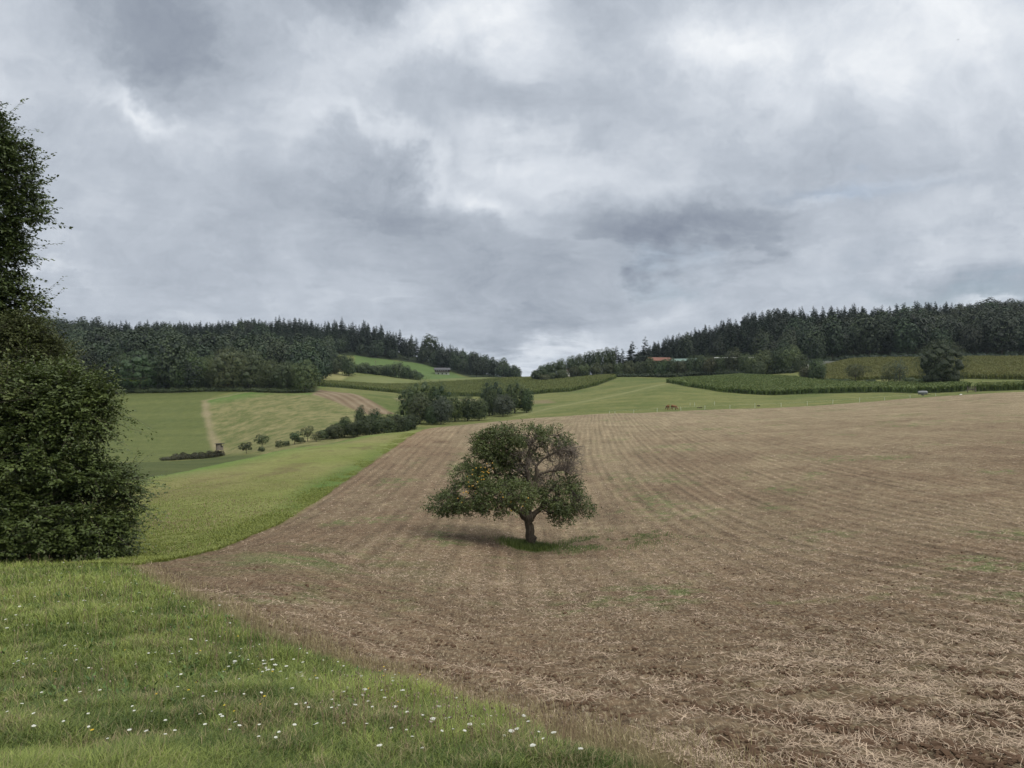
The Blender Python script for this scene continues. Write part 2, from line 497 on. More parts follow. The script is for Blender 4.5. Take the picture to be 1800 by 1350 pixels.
def ground_colour(X, Y):
    """what grows or lies on the land at each spot (surface colour only), and zone ids"""
    n = X.size
    col = np.zeros((n, 3)); zone = np.zeros(n, np.int32)
    big = fbm(X / 40, Y / 40, 4, 3); med = fbm(X / 9, Y / 9, 4, 5); fine = fbm(X / 1.6, Y / 1.6, 4, 9)
    def mixc(a, b, t):
        return np.asarray(a)[None] * (1 - t[:, None]) + np.asarray(b)[None] * t[:, None]
    def lay(mask_d, c, width=0.5, z=None, amp=0.8, nz=None):
        nn = (med if nz is None else nz) - 0.5
        t = np.clip(0.5 - (mask_d + nn * amp * 2) / (2 * width), 0, 1)[:, None]
        col[:] = col * (1 - t) + c * t
        if z is not None:
            zone[mask_d < 0] = z
    # 0 valley pasture; stripes left by mowing
    stripe = 0.5 + 0.5 * np.sin((X * 0.55 + Y * 0.83 + 4 * big * 3) / 2.1)
    col[:] = mixc((.074, .096, .029), (.158, .156, .060), np.clip(big * 1.1 + 0.22 * stripe - .30 + (fine - .5) * .8 + (med - .5) * .7, 0, 1))
    # forest floor
    for P in (P_FORESTL, P_FORESTR):
        lay(sdist(P, X, Y), np.array([[.022, .030, .014]]), 2.0, 9)
    lay(sdist(P_GREENHILL, X, Y), mixc((.065, .105, .034), (.095, .135, .048), med), 1.0, 8)
    lay(sdist(P_GREENFIELD, X, Y), mixc((.060, .080, .026), (.128, .138, .050), np.clip(.62 * fbm(X / 90, Y / 4.5, 4, 21) + .5 * fine - .12, 0, 1)), 1.0, 4)
    lay(sdist(P_DRYPASTURE, X, Y), mixc((.088, .104, .036), (.215, .190, .095), np.clip(((.5 * fbm((X + Y) / 4.2, (X - Y) / 5.1, 4, 33, .85) + .5 * fbm((X * .9 - Y * .3) / 2.3, (Y * .9 + X * .3) / 3.1, 3, 34, .8)) - .34) * 2.6, 0, 1)), 1.0, 5)
    # greener rim of that pasture at its top
    dr = sdist(P_DRYPASTURE, X, Y); dp = ldist(PATH_B, X, Y)
    t = (np.clip(1 - (dp - 3) / 16, 0, 1) * (dr < 0) * .8)[:, None]
    col[:] = col * (1 - t) + mixc((.06, .12, .028), (.09, .15, .038), med) * t
    lay(sdist(P_HOLLOW, X, Y), mixc((.046, .062, .022), (.080, .092, .034), fbm(X / 30, Y / 6, 3, 44)), 2.0, 6)
    bs = 0.5 + 0.5 * np.sin((X * 0.93 + Y * 0.36) / 0.55)
    lay(sdist(P_BROWNSTRIP, X, Y), mixc((.12, .082, .052), (.23, .185, .125), np.clip(.55 * bs + .6 * med - .1, 0, 1)), .6, 7)
    lay(sdist(P_OLIVE, X, Y), mixc((.095, .115, .042), (.150, .160, .066), med), 2.0, None)
    lay(sdist(P_STRAWFIELD, X, Y), mixc((.155, .165, .062), (.25, .23, .11), fbm(X / 6, Y / 30, 4, 51)), 1.5, 10)
    lay(sdist(P_BRIGHTSTRIP, X, Y), mixc((.075, .145, .035), (.10, .17, .045), med), 1.5)
    lay(sdist(P_TAN, X, Y), mixc((.22, .19, .12), (.16, .16, .08), med), 1.5)
    lay(sdist(P_TAN2, X, Y), mixc((.16, .125, .08), (.14, .13, .06), med), 1.5)
    for P in (P_MAIZE1, P_MAIZE2, P_MAIZE3, P_MAIZE4):
        lay(sdist(P, X, Y), np.array([[.040, .050, .020]]), .6, 11, .2)
    lay(ldist(PATH_L, X, Y) - 1.1, mixc((.24, .20, .125), (.15, .14, .07), med), .8, None)
    lay(ldist(PATH_B, X, Y) - 1.0, mixc((.20, .18, .10), (.14, .14, .07), med), .8, None)
    rl = ldist(RIDGE_L, X, Y)
    t = (np.clip(1.2 - rl / 2.2, 0, 1) * .45 + np.clip(1 - rl / 14, 0, 1) * .22)[:, None]
    col[:] = col * (1 - t) + np.array([[.20, .20, .095]]) * t
    # 3 slope meadow: dry seed heads near its crest, lush strip along the plough
    ds = sdist(P_SLOPE, X, Y)
    dl = ldist(np.array([EDGE_W[0]] + LEFT_W), X, Y)
    cr = ldist(np.array(CREST_W), X, Y)
    dry = np.clip(1.15 - cr / 26, 0, 1) * np.clip((fbm(X / 12, Y / 9, 4, 61) - .3) * 2.5, 0, 1)
    c = mixc((.120, .142, .038), (.185, .195, .072), np.clip(.2 + 1.3 * (fbm(X / 7, Y / 7, 5, 62, .6) - .3), 0, 1))
    c = c * (1 - dry[:, None] * .75) + np.array([[.20, .165, .085]]) * dry[:, None] * .75
    dk = np.clip((fbm(X / 3, Y / 5, 4, 64, .6) - .56) * 6, 0, 1) * np.clip(1.1 - np.abs(cr - 12) / 12, 0, 1)
    c = c * (1 - dk[:, None] * .6) + np.array([[.11, .085, .045]]) * dk[:, None] * .6
    far = np.clip(1 - cr / 9, 0, 1) * sstep(-18, -28, X)
    c = c * (1 - far[:, None] * .8) + np.array([[.085, .155, .035]]) * far[:, None] * .8
    lush = np.clip(1 - (dl - .8 + 2.5 * (med - .5)) / 2.2, 0, 1) * .85 * (1 - .93 * sstep(55, 105, Y))
    c = c * (1 - lush[:, None]) + np.array([[.062, .115, .026]]) * lush[:, None]
    lay(ds, c, .35, 3)
    # 2 ploughed field
    df = sdist(P_FIELD, X, Y)
    s, e = field_coords(X, Y)
    row = 0.5 + 0.5 * np.sin(s / .8 * 2 * np.pi)
    head = np.clip(1 - (e - 5.5) / 2.0, 0, 1)
    rowh = 0.5 + 0.5 * np.sin(e / 1.1 * 2 * np.pi)
    row = row * (1 - head) + rowh * head
    straw = .36 * fbm(X / 5, Y / 5, 5, 72, .65) + .34 * fbm(X / .35, Y / .5, 3, 73, .6) + .15 - .06 * sstep(4, -14, X)
    distr = sstep(30, 150, Y)
    straw = straw + .15 * distr
    straw = straw + .12 * np.clip(1 - np.abs(e - 7.5) / 2.5, 0, 1) * (med - .25)
    t = np.clip((straw - .42) * 2.2, 0, .85) * (.38 + .62 * sstep(7, 50, Y))
    soil = mixc((.088, .056, .036), (.126, .084, .055), fbm(X / 3, Y / 3, 4, 75))
    red = np.clip(1 - dl / 9, 0, 1) * sstep(60, 130, Y)
    soil = soil * (1 - red[:, None] * .6) + np.array([[.150, .078, .045]]) * red[:, None] * .6
    c = soil * (1 - t[:, None]) + mixc((.222, .182, .114), (.300, .248, .160), fine) * t[:, None]
    tre = np.hypot(X - TREE_XY[0], (Y - TREE_XY[1]))
    weed = np.clip((fbm(X / 4.5, Y / 7, 4, 78, .6) - .60) * 7, 0, 1) * np.clip((fbm(X / .5, Y / .5, 3, 79) - .42) * 4, 0, 1)
    weed = np.maximum(weed * .7, np.clip((fbm(X / 1.2, Y / 1.6, 3, 80) - .40) * 4, 0, 1) * np.clip(1 - np.hypot(X - TREE_XY[0] - 3.5, Y - TREE_XY[1] + 0.5) / 3.6, 0, 1) * .7)
    lo = np.clip(1 - np.hypot((X + 7.5) / 6, (Y - 27) / 6), 0, 1) * np.clip((fbm(X / 1.5, Y / .8, 3, 81) - .42) * 4, 0, 1)
    weed = np.maximum(weed, lo * .8)
    weed = np.maximum(weed, np.clip(1.6 - tre / 1.15, 0, 1))
    c = c * (1 - weed[:, None]) + np.array([[.07, .105, .030]]) * weed[:, None]
    bare = np.clip(1.1 - tre / 4.2, 0, 1) * .45
    c = c * (1 - bare[:, None]) + np.array([[.115, .075, .052]]) * bare[:, None] * (1 - weed[:, None]) + c * bare[:, None] * weed[:, None]
    lay(df, c, .25, 2, .25, fine)
    # grass verge behind the field
    # 1 near meadow
    dm = sdist(P_MEADOW, X, Y)
    t = np.clip(.15 + 1.1 * (fbm(X / 1.4, Y / 2.2, 5, 82, .6) - .22), 0, 1)
    c = mixc((.055, .085, .022), (.095, .130, .036), t)
    lay(dm, c, .3, 1, .2, fine)
    # dry fringe along the meadow's rim
    fr = np.clip(1 - np.abs(dm - .1) / .35, 0, 1) * .4
    col[:] = col * (1 - fr[:, None]) + np.array([[.22, .165, .105]]) * fr[:, None]
    return col, zone, df, row, np.stack([s, e, head], 1)


ZONES = {0: 'valley_pasture', 1: 'flower_meadow', 2: 'ploughed_field', 3: 'slope_meadow', 4: 'mown_field', 5: 'dry_pasture', 6: 'hollow_meadow',
         7: 'soil_strip', 8: 'hill_meadow', 9: 'forest_floor', 10: 'stubble_field', 11: 'maize_ground'}
ZLAB = {0: 'rolling green pasture between the ploughed field and the maize', 1: 'near grassy meadow sloping down from the viewer',
        2: 'brown ploughed field strewn with straw in curving rows', 3: 'rough yellow green meadow slope left of the ploughed field',
        4: 'smooth dark green field on the far left hillside', 5: 'dry tussocky pasture right of the dark green field',
        6: 'dull green meadow down in the hollow', 7: 'narrow strip of bare brown soil beside the pasture', 8: 'bright green meadow rising to the forest edge',
        9: 'dark ground under the forests', 10: 'pale stubble field below the forest', 11: 'ground under the maize'}


def ground_material():
    m = bpy.data.materials.new('land_surface')
    m.use_nodes = True
    k = NT(m.node_tree)
    at_ = k.n('ShaderNodeAttribute', attribute_name='col')
    pl = k.n('ShaderNodeAttribute', attribute_name='plough').outputs['Fac']
    pos = k.n('ShaderNodeNewGeometry').outputs['Position']
    n1 = k.noise(pos, 2.2, 7, 0.7)
    n2 = k.noise(pos, 14.0, 6, 0.7)
    n3 = k.noise(pos, 0.35, 5, 0.6)
    f = k.m('ADD', k.m('MULTIPLY', n1, 0.9), k.m('ADD', k.m('MULTIPLY', n2, 0.9), k.m('MULTIPLY', n3, .35)))
    f = k.maprange(f, 0.65, 1.5, 0.55, 1.5)
    c = k.mix(1.0, at_.outputs['Color'], k.n('ShaderNodeCombineXYZ', {0: f, 1: f, 2: f}).outputs[0], 'MULTIPLY')
    # crumbly soil and chaff: strong small contrast on the plough only
    sp = k.noise(pos, 6.0, 9, 0.82)
    sf = k.m('ADD', 1.0, k.m('MULTIPLY', pl, k.maprange(sp, .36, .64, -.52, .52)))
    c = k.mix(1.0, c, k.n('ShaderNodeCombineXYZ', {0: sf, 1: sf, 2: sf}).outputs[0], 'MULTIPLY')
    # straw fragments too small to model: stretched noise in two directions
    def flecks(rot, sc):
        mp = k.n('ShaderNodeMapping', {0: pos})
        mp.inputs['Rotation'].default_value = (0, 0, rot)
        mp.inputs['Scale'].default_value = (sc * 5, sc, sc)
        return k.noise(mp.outputs[0], 1.0, 3, 0.6, 0.6)
    fl = k.m('MAXIMUM', k.m('MAXIMUM', flecks(.5, 5), flecks(2.0, 6)), flecks(-.6, 4.5))
    fl = k.m('MULTIPLY', k.maprange(fl, .57, .66, 0, 1), k.m('MULTIPLY', pl, 0.48))
    c = k.mix(fl, c, (.40, .335, .235))
    rs = k.n('ShaderNodeAttribute', attribute_name='row_s').outputs['Fac']
    re = k.n('ShaderNodeAttribute', attribute_name='row_e').outputs['Fac']
    rh = k.n('ShaderNodeAttribute', attribute_name='row_h').outputs['Fac']
    py = k.n('ShaderNodeSeparateXYZ', {0: pos}).outputs
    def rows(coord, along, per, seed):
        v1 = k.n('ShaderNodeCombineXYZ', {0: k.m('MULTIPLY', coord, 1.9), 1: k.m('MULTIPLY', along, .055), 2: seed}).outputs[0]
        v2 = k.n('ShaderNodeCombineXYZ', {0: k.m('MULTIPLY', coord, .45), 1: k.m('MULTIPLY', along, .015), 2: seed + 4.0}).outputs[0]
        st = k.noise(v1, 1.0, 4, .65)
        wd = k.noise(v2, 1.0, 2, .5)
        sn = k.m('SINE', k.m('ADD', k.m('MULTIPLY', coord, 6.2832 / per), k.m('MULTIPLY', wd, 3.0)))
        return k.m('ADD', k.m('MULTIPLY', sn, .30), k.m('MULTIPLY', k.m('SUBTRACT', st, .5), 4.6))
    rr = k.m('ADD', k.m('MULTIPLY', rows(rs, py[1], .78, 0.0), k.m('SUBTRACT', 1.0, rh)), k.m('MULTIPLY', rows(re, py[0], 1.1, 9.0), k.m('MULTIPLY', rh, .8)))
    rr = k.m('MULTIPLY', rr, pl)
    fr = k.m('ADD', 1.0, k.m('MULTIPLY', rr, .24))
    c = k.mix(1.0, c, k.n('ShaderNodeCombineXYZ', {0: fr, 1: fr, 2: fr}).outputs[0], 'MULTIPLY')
    b = k.n('ShaderNodeBump', {'Strength': 0.75, 'Distance': 0.06, 'Height': k.m('ADD', k.m('ADD', n2, k.m('MULTIPLY', n1, 2.0)), k.m('MULTIPLY', rr, .45))})
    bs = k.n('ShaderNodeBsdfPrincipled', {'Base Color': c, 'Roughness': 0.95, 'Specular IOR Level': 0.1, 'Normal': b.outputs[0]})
    k.n('ShaderNodeOutputMaterial', {0: bs.outputs[0]})
    return m


def micro(X, Y, R, df, row):
    """small real relief: furrows and clods in the plough, tussocks in the grass"""
    fade = 1 / (1 + (R / 90) ** 2)
    plough = np.clip(-df / .3, 0, 1)
    clod = (fbm(X / .16, Y / .16, 3, 91) - .5) * .065 * (R < 40) + (fbm(X / .7, Y / .7, 3, 92) - .5) * .08
    fur = (row - .5) * .03
    zz = plough * (fur + clod * fade)
    tus = (fbm(X / .9, Y / .9, 3, 93) - .5) * .16 + (fbm(X / 4, Y / 4, 2, 94) - .5) * .16
    zz += (1 - plough) * tus * np.clip(R / 4, .3, 1) * sstep(0, 3, R)
    zz += (fbm(X / 60, Y / 60, 3, 95) - .5) * 1.2 * sstep(60, 250, R)
    return zz


def build_ground():
    r1 = np.exp(np.arange(math.log(1.2), math.log(60), 0.0048))
    r2 = np.exp(np.arange(math.log(60), math.log(900), 0.0062))
    r3 = np.exp(np.arange(math.log(900), math.log(5000), 0.12))
    R = np.concatenate([r1, r2, r3])
    th = np.concatenate([np.radians(np.linspace(-90, -37, 90, endpoint=False)), np.radians(np.linspace(-37, 37, 740, endpoint=False)), np.radians(np.linspace(37, 90, 91))])
    RR, TT = np.meshgrid(R, th, indexing='ij')
    X = (RR * np.sin(TT)).ravel(); Y = (RR * np.cos(TT)).ravel(); r = RR.ravel()
    Z = Hxy(X, Y)
    col = np.zeros((X.size, 3)); zone = np.zeros(X.size, np.int32); df = np.zeros(X.size); row = np.zeros(X.size); se = np.zeros((X.size, 3))
    CH = 120000
    for i in range(0, X.size, CH):
        s_ = slice(i, i + CH)
        col[s_], zone[s_], df[s_], row[s_], se[s_] = ground_colour(X[s_], Y[s_])
        Z[s_] += micro(X[s_], Y[s_], r[s_], df[s_], row[s_])
    nr, nt = len(R), len(th)
    i = np.arange(nr - 1)[:, None] * nt; j = np.arange(nt - 1)[None]
    F_ = np.stack([i + j, i + nt + j, i + nt + j + 1, i + j + 1], -1).reshape(-1, 4)
    fz = zone[F_[:, 0]]
    mat = ground_material()
    P = np.stack([X, Y, Z], 1)
    def emit(name, P_, F_, col_, pl_, label, se_):
        used, inv = np.unique(F_, return_inverse=True)
        me = bpy.data.meshes.new(name)
        me.vertices.add(len(used)); me.vertices.foreach_set('co', P_[used].astype(np.float32).ravel())
        me.loops.add(F_.size); me.loops.foreach_set('vertex_index', inv.ravel().astype(np.int32))
        me.polygons.add(len(F_)); me.polygons.foreach_set('loop_start', (np.arange(len(F_)) * 4).astype(np.int32))
        me.polygons.foreach_set('use_smooth', np.full(len(F_), True))
        a = me.attributes.new('col', 'FLOAT_COLOR', 'POINT')
        a.data.foreach_set('color', np.concatenate([col_[used], np.ones((len(used), 1))], 1).astype(np.float32).ravel())
        a = me.attributes.new('plough', 'FLOAT', 'POINT')
        a.data.foreach_set('value', pl_[used].astype(np.float32))
        for q, nm_ in enumerate(('row_s', 'row_e', 'row_h')):
            a = me.attributes.new(nm_, 'FLOAT', 'POINT')
            a.data.foreach_set('value', se_[used, q].astype(np.float32))
        me.materials.append(mat)
        me.update(calc_edges=True)
        o = link(name, me)
        tag(o, label, name.replace('_', ' '), None, 'structure')
    pl = np.clip(-df / .4, 0, 1)
    for zid, nm in ZONES.items():
        sel = F_[fz == zid]
        if len(sel):
            emit(nm, P, sel, col, pl, ZLAB[zid], se)
    # the land behind and under the viewer
    th2 = np.radians(np.linspace(90, 270, 61)); R2 = np.exp(np.linspace(math.log(1.2), math.log(4000), 70))
    RR, TT = np.meshgrid(R2, th2, indexing='ij')
    X = np.concatenate([(RR * np.sin(TT)).ravel()]); Y = np.concatenate([(RR * np.cos(TT)).ravel()])
    Z = Hxy(X, Y)
    nr, nt = len(R2), len(th2)
    i = np.arange(nr - 1)[:, None] * nt; j = np.arange(nt - 1)[None]
    F2 = np.stack([i + j, i + nt + j, i + nt + j + 1, i + j + 1], -1).reshape(-1, 4)
    # and the patch right under the viewer
    t3, r3_ = np.meshgrid(np.radians(np.linspace(0, 360, 61)), np.linspace(.02, 1.2, 6))
    i3 = np.arange(5)[:, None] * 61; j3 = np.arange(60)[None]
    F3_ = np.stack([i3 + j3, i3 + 61 + j3, i3 + 62 + j3, i3 + j3 + 1], -1).reshape(-1, 4) + len(X)
    X = np.concatenate([X, (r3_ * np.sin(t3)).ravel()]); Y = np.concatenate([Y, (r3_ * np.cos(t3)).ravel()])
    F2 = np.concatenate([F2, F3_]); Z = Hxy(X, Y)
    c2, _, df2, _, se2 = ground_colour(X, Y)
    emit('ground', np.stack([X, Y, Z], 1), F2, c2, np.clip(-df2 / .4, 0, 1), 'grassy ground behind the viewpoint', se2)


build_ground()
# ------------------------------------------------------------------ plant materials
def leaf_mat(name, dark, light, trans=0.22, rough=0.55, objvar=0.35, spec=0.35, hue=0.03):
    m = bpy.data.materials.new(name)
    m.use_nodes = True
    k = NT(m.node_tree)
    v = k.n('ShaderNodeAttribute', attribute_name='v').outputs['Fac']
    c = k.mix(v, dark, light)
    r = k.n('ShaderNodeObjectInfo').outputs['Random']
    f = k.maprange(r, 0, 1, 1 - objvar, 1 + objvar)
    hs = k.n('ShaderNodeHueSaturation', {'Hue': k.maprange(k.m('FRACT', k.m('MULTIPLY', r, 7.31)), 0, 1, 0.5 - hue, 0.5 + hue), 'Saturation': 1.0, 'Value': f, 'Color': c})
    b = k.n('ShaderNodeBsdfPrincipled', {'Base Color': hs.outputs[0], 'Roughness': rough, 'Specular IOR Level': spec})
    t = k.n('ShaderNodeBsdfTranslucent', {0: hs.outputs[0]})
    x = k.n('ShaderNodeMixShader', {0: trans, 1: b.outputs[0], 2: t.outputs[0]})
    k.n('ShaderNodeOutputMaterial', {0: x.outputs[0]})
    return m


def plain_mat(name, col, rough=0.8, spec=0.2, metal=0.0, nscale=6.0, namp=0.35, bump=0.0):
    m = bpy.data.materials.new(name)
    m.use_nodes = True
    k = NT(m.node_tree)
    pos = k.n('ShaderNodeTexCoord').outputs['Object']
    n = k.noise(pos, nscale, 5, 0.65)
    f = k.maprange(n, .25, .75, 1 - namp, 1 + namp)
    c = k.mix(1.0, (*col, 1), k.n('ShaderNodeCombineXYZ', {0: f, 1: f, 2: f}).outputs[0], 'MULTIPLY')
    ins = {'Base Color': c, 'Roughness': rough, 'Specular IOR Level': spec, 'Metallic': metal}
    if bump:
        ins['Normal'] = k.n('ShaderNodeBump', {'Strength': bump, 'Distance': 0.05, 'Height': n}).outputs[0]
    b = k.n('ShaderNodeBsdfPrincipled', ins)
    k.n('ShaderNodeOutputMaterial', {0: b.outputs[0]})
    return m


def bark_mat(name, col, sc=9.0):
    m = bpy.data.materials.new(name)
    m.use_nodes = True
    k = NT(m.node_tree)
    pos = k.n('ShaderNodeTexCoord').outputs['Object']
    mp = k.n('ShaderNodeMapping', {0: pos})
    mp.inputs['Scale'].default_value = (sc, sc, sc * .22)
    n = k.noise(mp.outputs[0], 1.5, 6, 0.7, 0.5)
    n2 = k.noise(pos, 2.5, 4, 0.6)
    c = k.ramp(n, [(.3, tuple(x * .35 for x in col)), (.55, col), (.75, tuple(min(1, x * 1.7) for x in col))])
    c = k.mix(k.maprange(n2, .5, .7, 0, .5), c, (.09, .10, .05))
    b = k.n('ShaderNodeBump', {'Strength': 0.9, 'Distance': 0.04, 'Height': n})
    s_ = k.n('ShaderNodeBsdfPrincipled', {'Base Color': c, 'Roughness': 0.9, 'Specular IOR Level': 0.15, 'Normal': b.outputs[0]})
    k.n('ShaderNodeOutputMaterial', {0: s_.outputs[0]})
    return m


M_BARK = bark_mat('bark', (.105, .085, .065))
M_BARKD = bark_mat('dark_bark', (.07, .058, .045))
M_TWIG = plain_mat('twig_wood', (.10, .085, .07), .9)
M_BROAD = leaf_mat('broadleaf', (.024, .042, .015), (.072, .104, .032), .15, objvar=.32, hue=.02)
M_BROADB = leaf_mat('distant_broadleaf', (.012, .023, .012), (.044, .068, .025), .12, objvar=.45, hue=.03)
M_CON = leaf_mat('needles', (.009, .020, .011), (.028, .048, .023), .03, objvar=.3, hue=.015)
M_OLIVE = leaf_mat('olive_leaf', (.040, .052, .020), (.095, .108, .042), .18, objvar=.25)
M_GREY = leaf_mat('greygreen_leaf', (.040, .055, .034), (.080, .100, .064), .15, objvar=.2)
M_APPLE = leaf_mat('apple_leaf', (.032, .054, .016), (.118, .160, .050), .2, objvar=0, rough=.45)
M_APPLED = leaf_mat('apple_leaf_deep_green', (.030, .056, .018), (.110, .155, .050), .2, objvar=0, rough=.45)
M_HAZEL = leaf_mat('hazel_leaf', (.034, .056, .016), (.122, .160, .042), .2, objvar=0, rough=.45)
M_OAK = leaf_mat('tall_tree_leaf', (.028, .050, .016), (.108, .145, .042), .2, objvar=0, rough=.42)
M_BRAMBLE = leaf_mat('bramble_leaf', (.035, .042, .022), (.085, .088, .045), .1, objvar=.1)


M_DARKB = leaf_mat('dark_broadleaf', (.018, .034, .013), (.050, .078, .025), .12, objvar=.15)
M_ROWL = leaf_mat('pale_edge_tree_leaf', (.046, .064, .026), (.140, .165, .060), .15, objvar=.15)
M_ROW = leaf_mat('edge_tree_leaf', (.038, .060, .021), (.128, .164, .052), .15, objvar=.28, hue=.02)
M_FRESH = leaf_mat('fresh_leaf', (.035, .058, .020), (.085, .125, .040), .15, objvar=.2)


# ------------------------------------------------------------------ foliage builders
_ico_v = None


def ico():
    t = (1 + 5 ** .5) / 2
    v = np.array([(-1, t, 0), (1, t, 0), (-1, -t, 0), (1, -t, 0), (0, -1, t), (0, 1, t), (0, -1, -t), (0, 1, -t), (t, 0, -1), (t, 0, 1), (-t, 0, -1), (-t, 0, 1)], float)
    v /= np.linalg.norm(v[0])
    f = np.array([(0, 11, 5), (0, 5, 1), (0, 1, 7), (0, 7, 10), (0, 10, 11), (1, 5, 9), (5, 11, 4), (11, 10, 2), (10, 7, 6), (7, 1, 8), (3, 9, 4), (3, 4, 2), (3, 2, 6), (3, 6, 8), (3, 8, 9), (4, 9, 5), (2, 4, 11), (6, 2, 10), (8, 6, 7), (9, 8, 1)])
    return v, f


def unit(a):
    return a / (np.linalg.norm(a, axis=-1, keepdims=True) + 1e-9)


def leaves(g, base, axis, nrm, L, Wd, mat=0, col=None):
    """diamond leaves: arrays of base point, axis, normal, length, width"""
    n = len(base)
    axis = unit(axis)
    side = unit(np.cross(nrm, axis))
    up = np.cross(axis, side)
    L = (np.ones(n) * L)[:, None]; Wd = (np.ones(n) * Wd)[:, None]
    V = np.stack([base, base + axis * L * .45 + side * Wd * .5 + up * Wd * .15, base + axis * L, base + axis * L * .45 - side * Wd * .5 + up * Wd * .15], 1).reshape(-1, 3)
    Fq = np.arange(n * 4).reshape(-1, 4)
    c = np.repeat(rng.random(n) if col is None else col, 4)
    g.add(V, Fq, mat, c)


def core(g, cl, k=.7, mat=0, col=0.0):
    iv, if_ = ico()
    for (cx, cy, cz, rx, ry, rz) in cl:
        v = iv * (1 + .25 * (rng.random((12, 1)) - .5)) * np.array([rx, ry, rz]) * k + np.array([cx, cy, cz])
        g.add(v, if_, mat, col)


def shell(cl, n, low=-.75, rmin=.62, rmax=1.05):
    cl = np.array(cl, float)
    w = (cl[:, 3] * cl[:, 4] * cl[:, 5]) ** (2 / 3)
    ci = rng.choice(len(cl), n, p=w / w.sum())
    d = unit(rng.normal(size=(n, 3)))
    bad = d[:, 2] < low
    d[bad, 2] *= -1
    rr = rmin + (rmax - rmin) * rng.random(n) ** .6
    P = cl[ci, :3] + d * cl[ci, 3:] * rr[:, None]
    # drop the points buried deep inside another lobe
    keep = np.ones(n, bool)
    for c in cl:
        q = (P - c[:3]) / c[3:]
        keep &= (q * q).sum(1) > .36
    return P[keep], d[keep], ci[keep]


def foliage_far(g, cl, n, size, mat=0, lightlobes=True, up=.35):
    P, d, ci = shell(cl, n)
    ls = rng.random(len(cl)) * .45
    c0 = np.array(cl[0][:3])
    nrm = unit(d * .8 + unit(P - c0) * .5 + np.array([0, 0, up]) + rng.normal(size=P.shape) * .36)
    ax = unit(np.cross(nrm, rng.normal(size=P.shape)))
    s = size * (.6 + .8 * rng.random(len(P)))
    leaves(g, P - ax * s[:, None] * .5, ax, nrm, s, s * .8, mat, np.clip(.1 + ls[ci] + .26 * rng.random(len(P)), 0, 1))


def foliage_near(g, cl, ntw, per, leaf, tlen, mat=0, droop=.25, tw=None, flat=.6, shade=None, rmax=1.0, clump=0):
    P, d, ci = shell(cl, ntw, low=-.9, rmin=.45, rmax=rmax)
    if clump:
        q = .5 * vnoise(P[:, 0] * clump + P[:, 2] * .8, P[:, 2] * clump * 1.3 + P[:, 1] * .9, 611) + .5 * vnoise(P[:, 0] * clump * 2.2 + P[:, 1], P[:, 2] * clump * 2.4 - P[:, 1] * .7, 612)
        kk = q > .37 + .08 * rng.random(len(q))
        P, d, ci = P[kk], d[kk], ci[kk]
    n = len(P)
    ls = rng.random(len(cl)) * .25 if shade is None else np.asarray(shade)
    dr = unit(d * np.array([1, 1, .55]) + rng.normal(size=(n, 3)) * .45 + np.array([0, 0, -droop]))
    L = tlen * (.5 + rng.random(n))
    t = (np.arange(per) + .5) / per
    PP = P[:, None] + dr[:, None] * (L[:, None] * t[None])[..., None]
    sag = (L[:, None] * t[None] ** 2) * droop * .6
    PP[..., 2] -= sag
    PP = PP.reshape(-1, 3) + rng.normal(size=(n * per, 3)) * leaf * .25
    D = np.repeat(dr, per, 0)
    pn = unit(np.array([0, 0, 1.0]) * flat + unit(rng.normal(size=(n * per, 3))) * (1.05 - flat) + np.repeat(d, per, 0) * .3)
    side = unit(np.cross(pn, D)) * np.where(np.arange(n * per) % 2 == 0, 1, -1)[:, None]
    ax = unit(D * .7 + side * .9 + rng.normal(size=D.shape) * .25 + np.array([0, 0, -.15]))
    s = leaf * (.65 + .6 * rng.random(n * per))
    colr = np.clip(np.repeat(ls[ci] + .50 * rng.random(n), per) + .28 * rng.random(n * per), 0, 1)
    leaves(g, PP, ax, pn, s, s * .62, mat, colr)
    if tw is not None:
        k = rng.random(n) < tw[1]
        for p, q in zip(P[k], (P + dr * L[:, None])[k]):
            tube(g, [p - (q - p) * .5, p, q], [.010, .008, .003], 3, tw[0], .5, False)


def lobes(h, w, base, n, seed, squash=1.0, wild=.25):
    r_ = np.random.default_rng(seed)
    cz = base + (h - base) * .5
    out = [(0, 0, cz, w * .30, w * .30, (h - base) * .34)]
    for i in range(n):
        z = 1 - 2 * (i + .5) / n
        a = i * 2.39996 + r_.random() * .9
        q = math.sqrt(max(0, 1 - z * z))
        rr = (1 - wild) + wild * 1.5 * r_.random()
        lr = (.17 + .10 * r_.random())
        out.append((q * math.cos(a) * w * (.5 - lr * .75) * rr, q * math.sin(a) * w * (.5 - lr * .75) * rr, cz + z * (h - base) * (.5 - lr * .8) * (.85 + .25 * rr * .6),
                    w * lr, w * lr, (h - base) * lr * squash))
    if base < .1 * h:
        m_ = max(4, n // 3)
        for i in range(m_):
            a = i * 6.283 / m_ + r_.random() * .6
            out.append((math.cos(a) * w * .27, math.sin(a) * w * .27, base + h * .2, w * .17, w * .17, h * .2))
    return out


def trunk_geo(g, h, r, top, sides=7, limbs=None, mat=0, lean=.03):
    n = 6
    z = np.linspace(-.4, top, n)
    ph = rng.random() * 6
    x = lean * h * np.sin(z / h * 2 + ph) * (z / h)
    pts = np.stack([x, lean * h * np.cos(z / h * 2.3 + ph) * (z / h), z], 1)
    tube(g, pts, r * np.linspace(1.25, .45, n), sides, mat, .5)
    for l in (limbs or []):
        s = pts[3] * .6 + pts[4] * .4
        e = np.array(l)
        m_ = (s + e) / 2 + np.array([0, 0, -.05 * h])
        tube(g, [s, m_, e], [r * .5, r * .32, r * .12], 5, mat, .5)


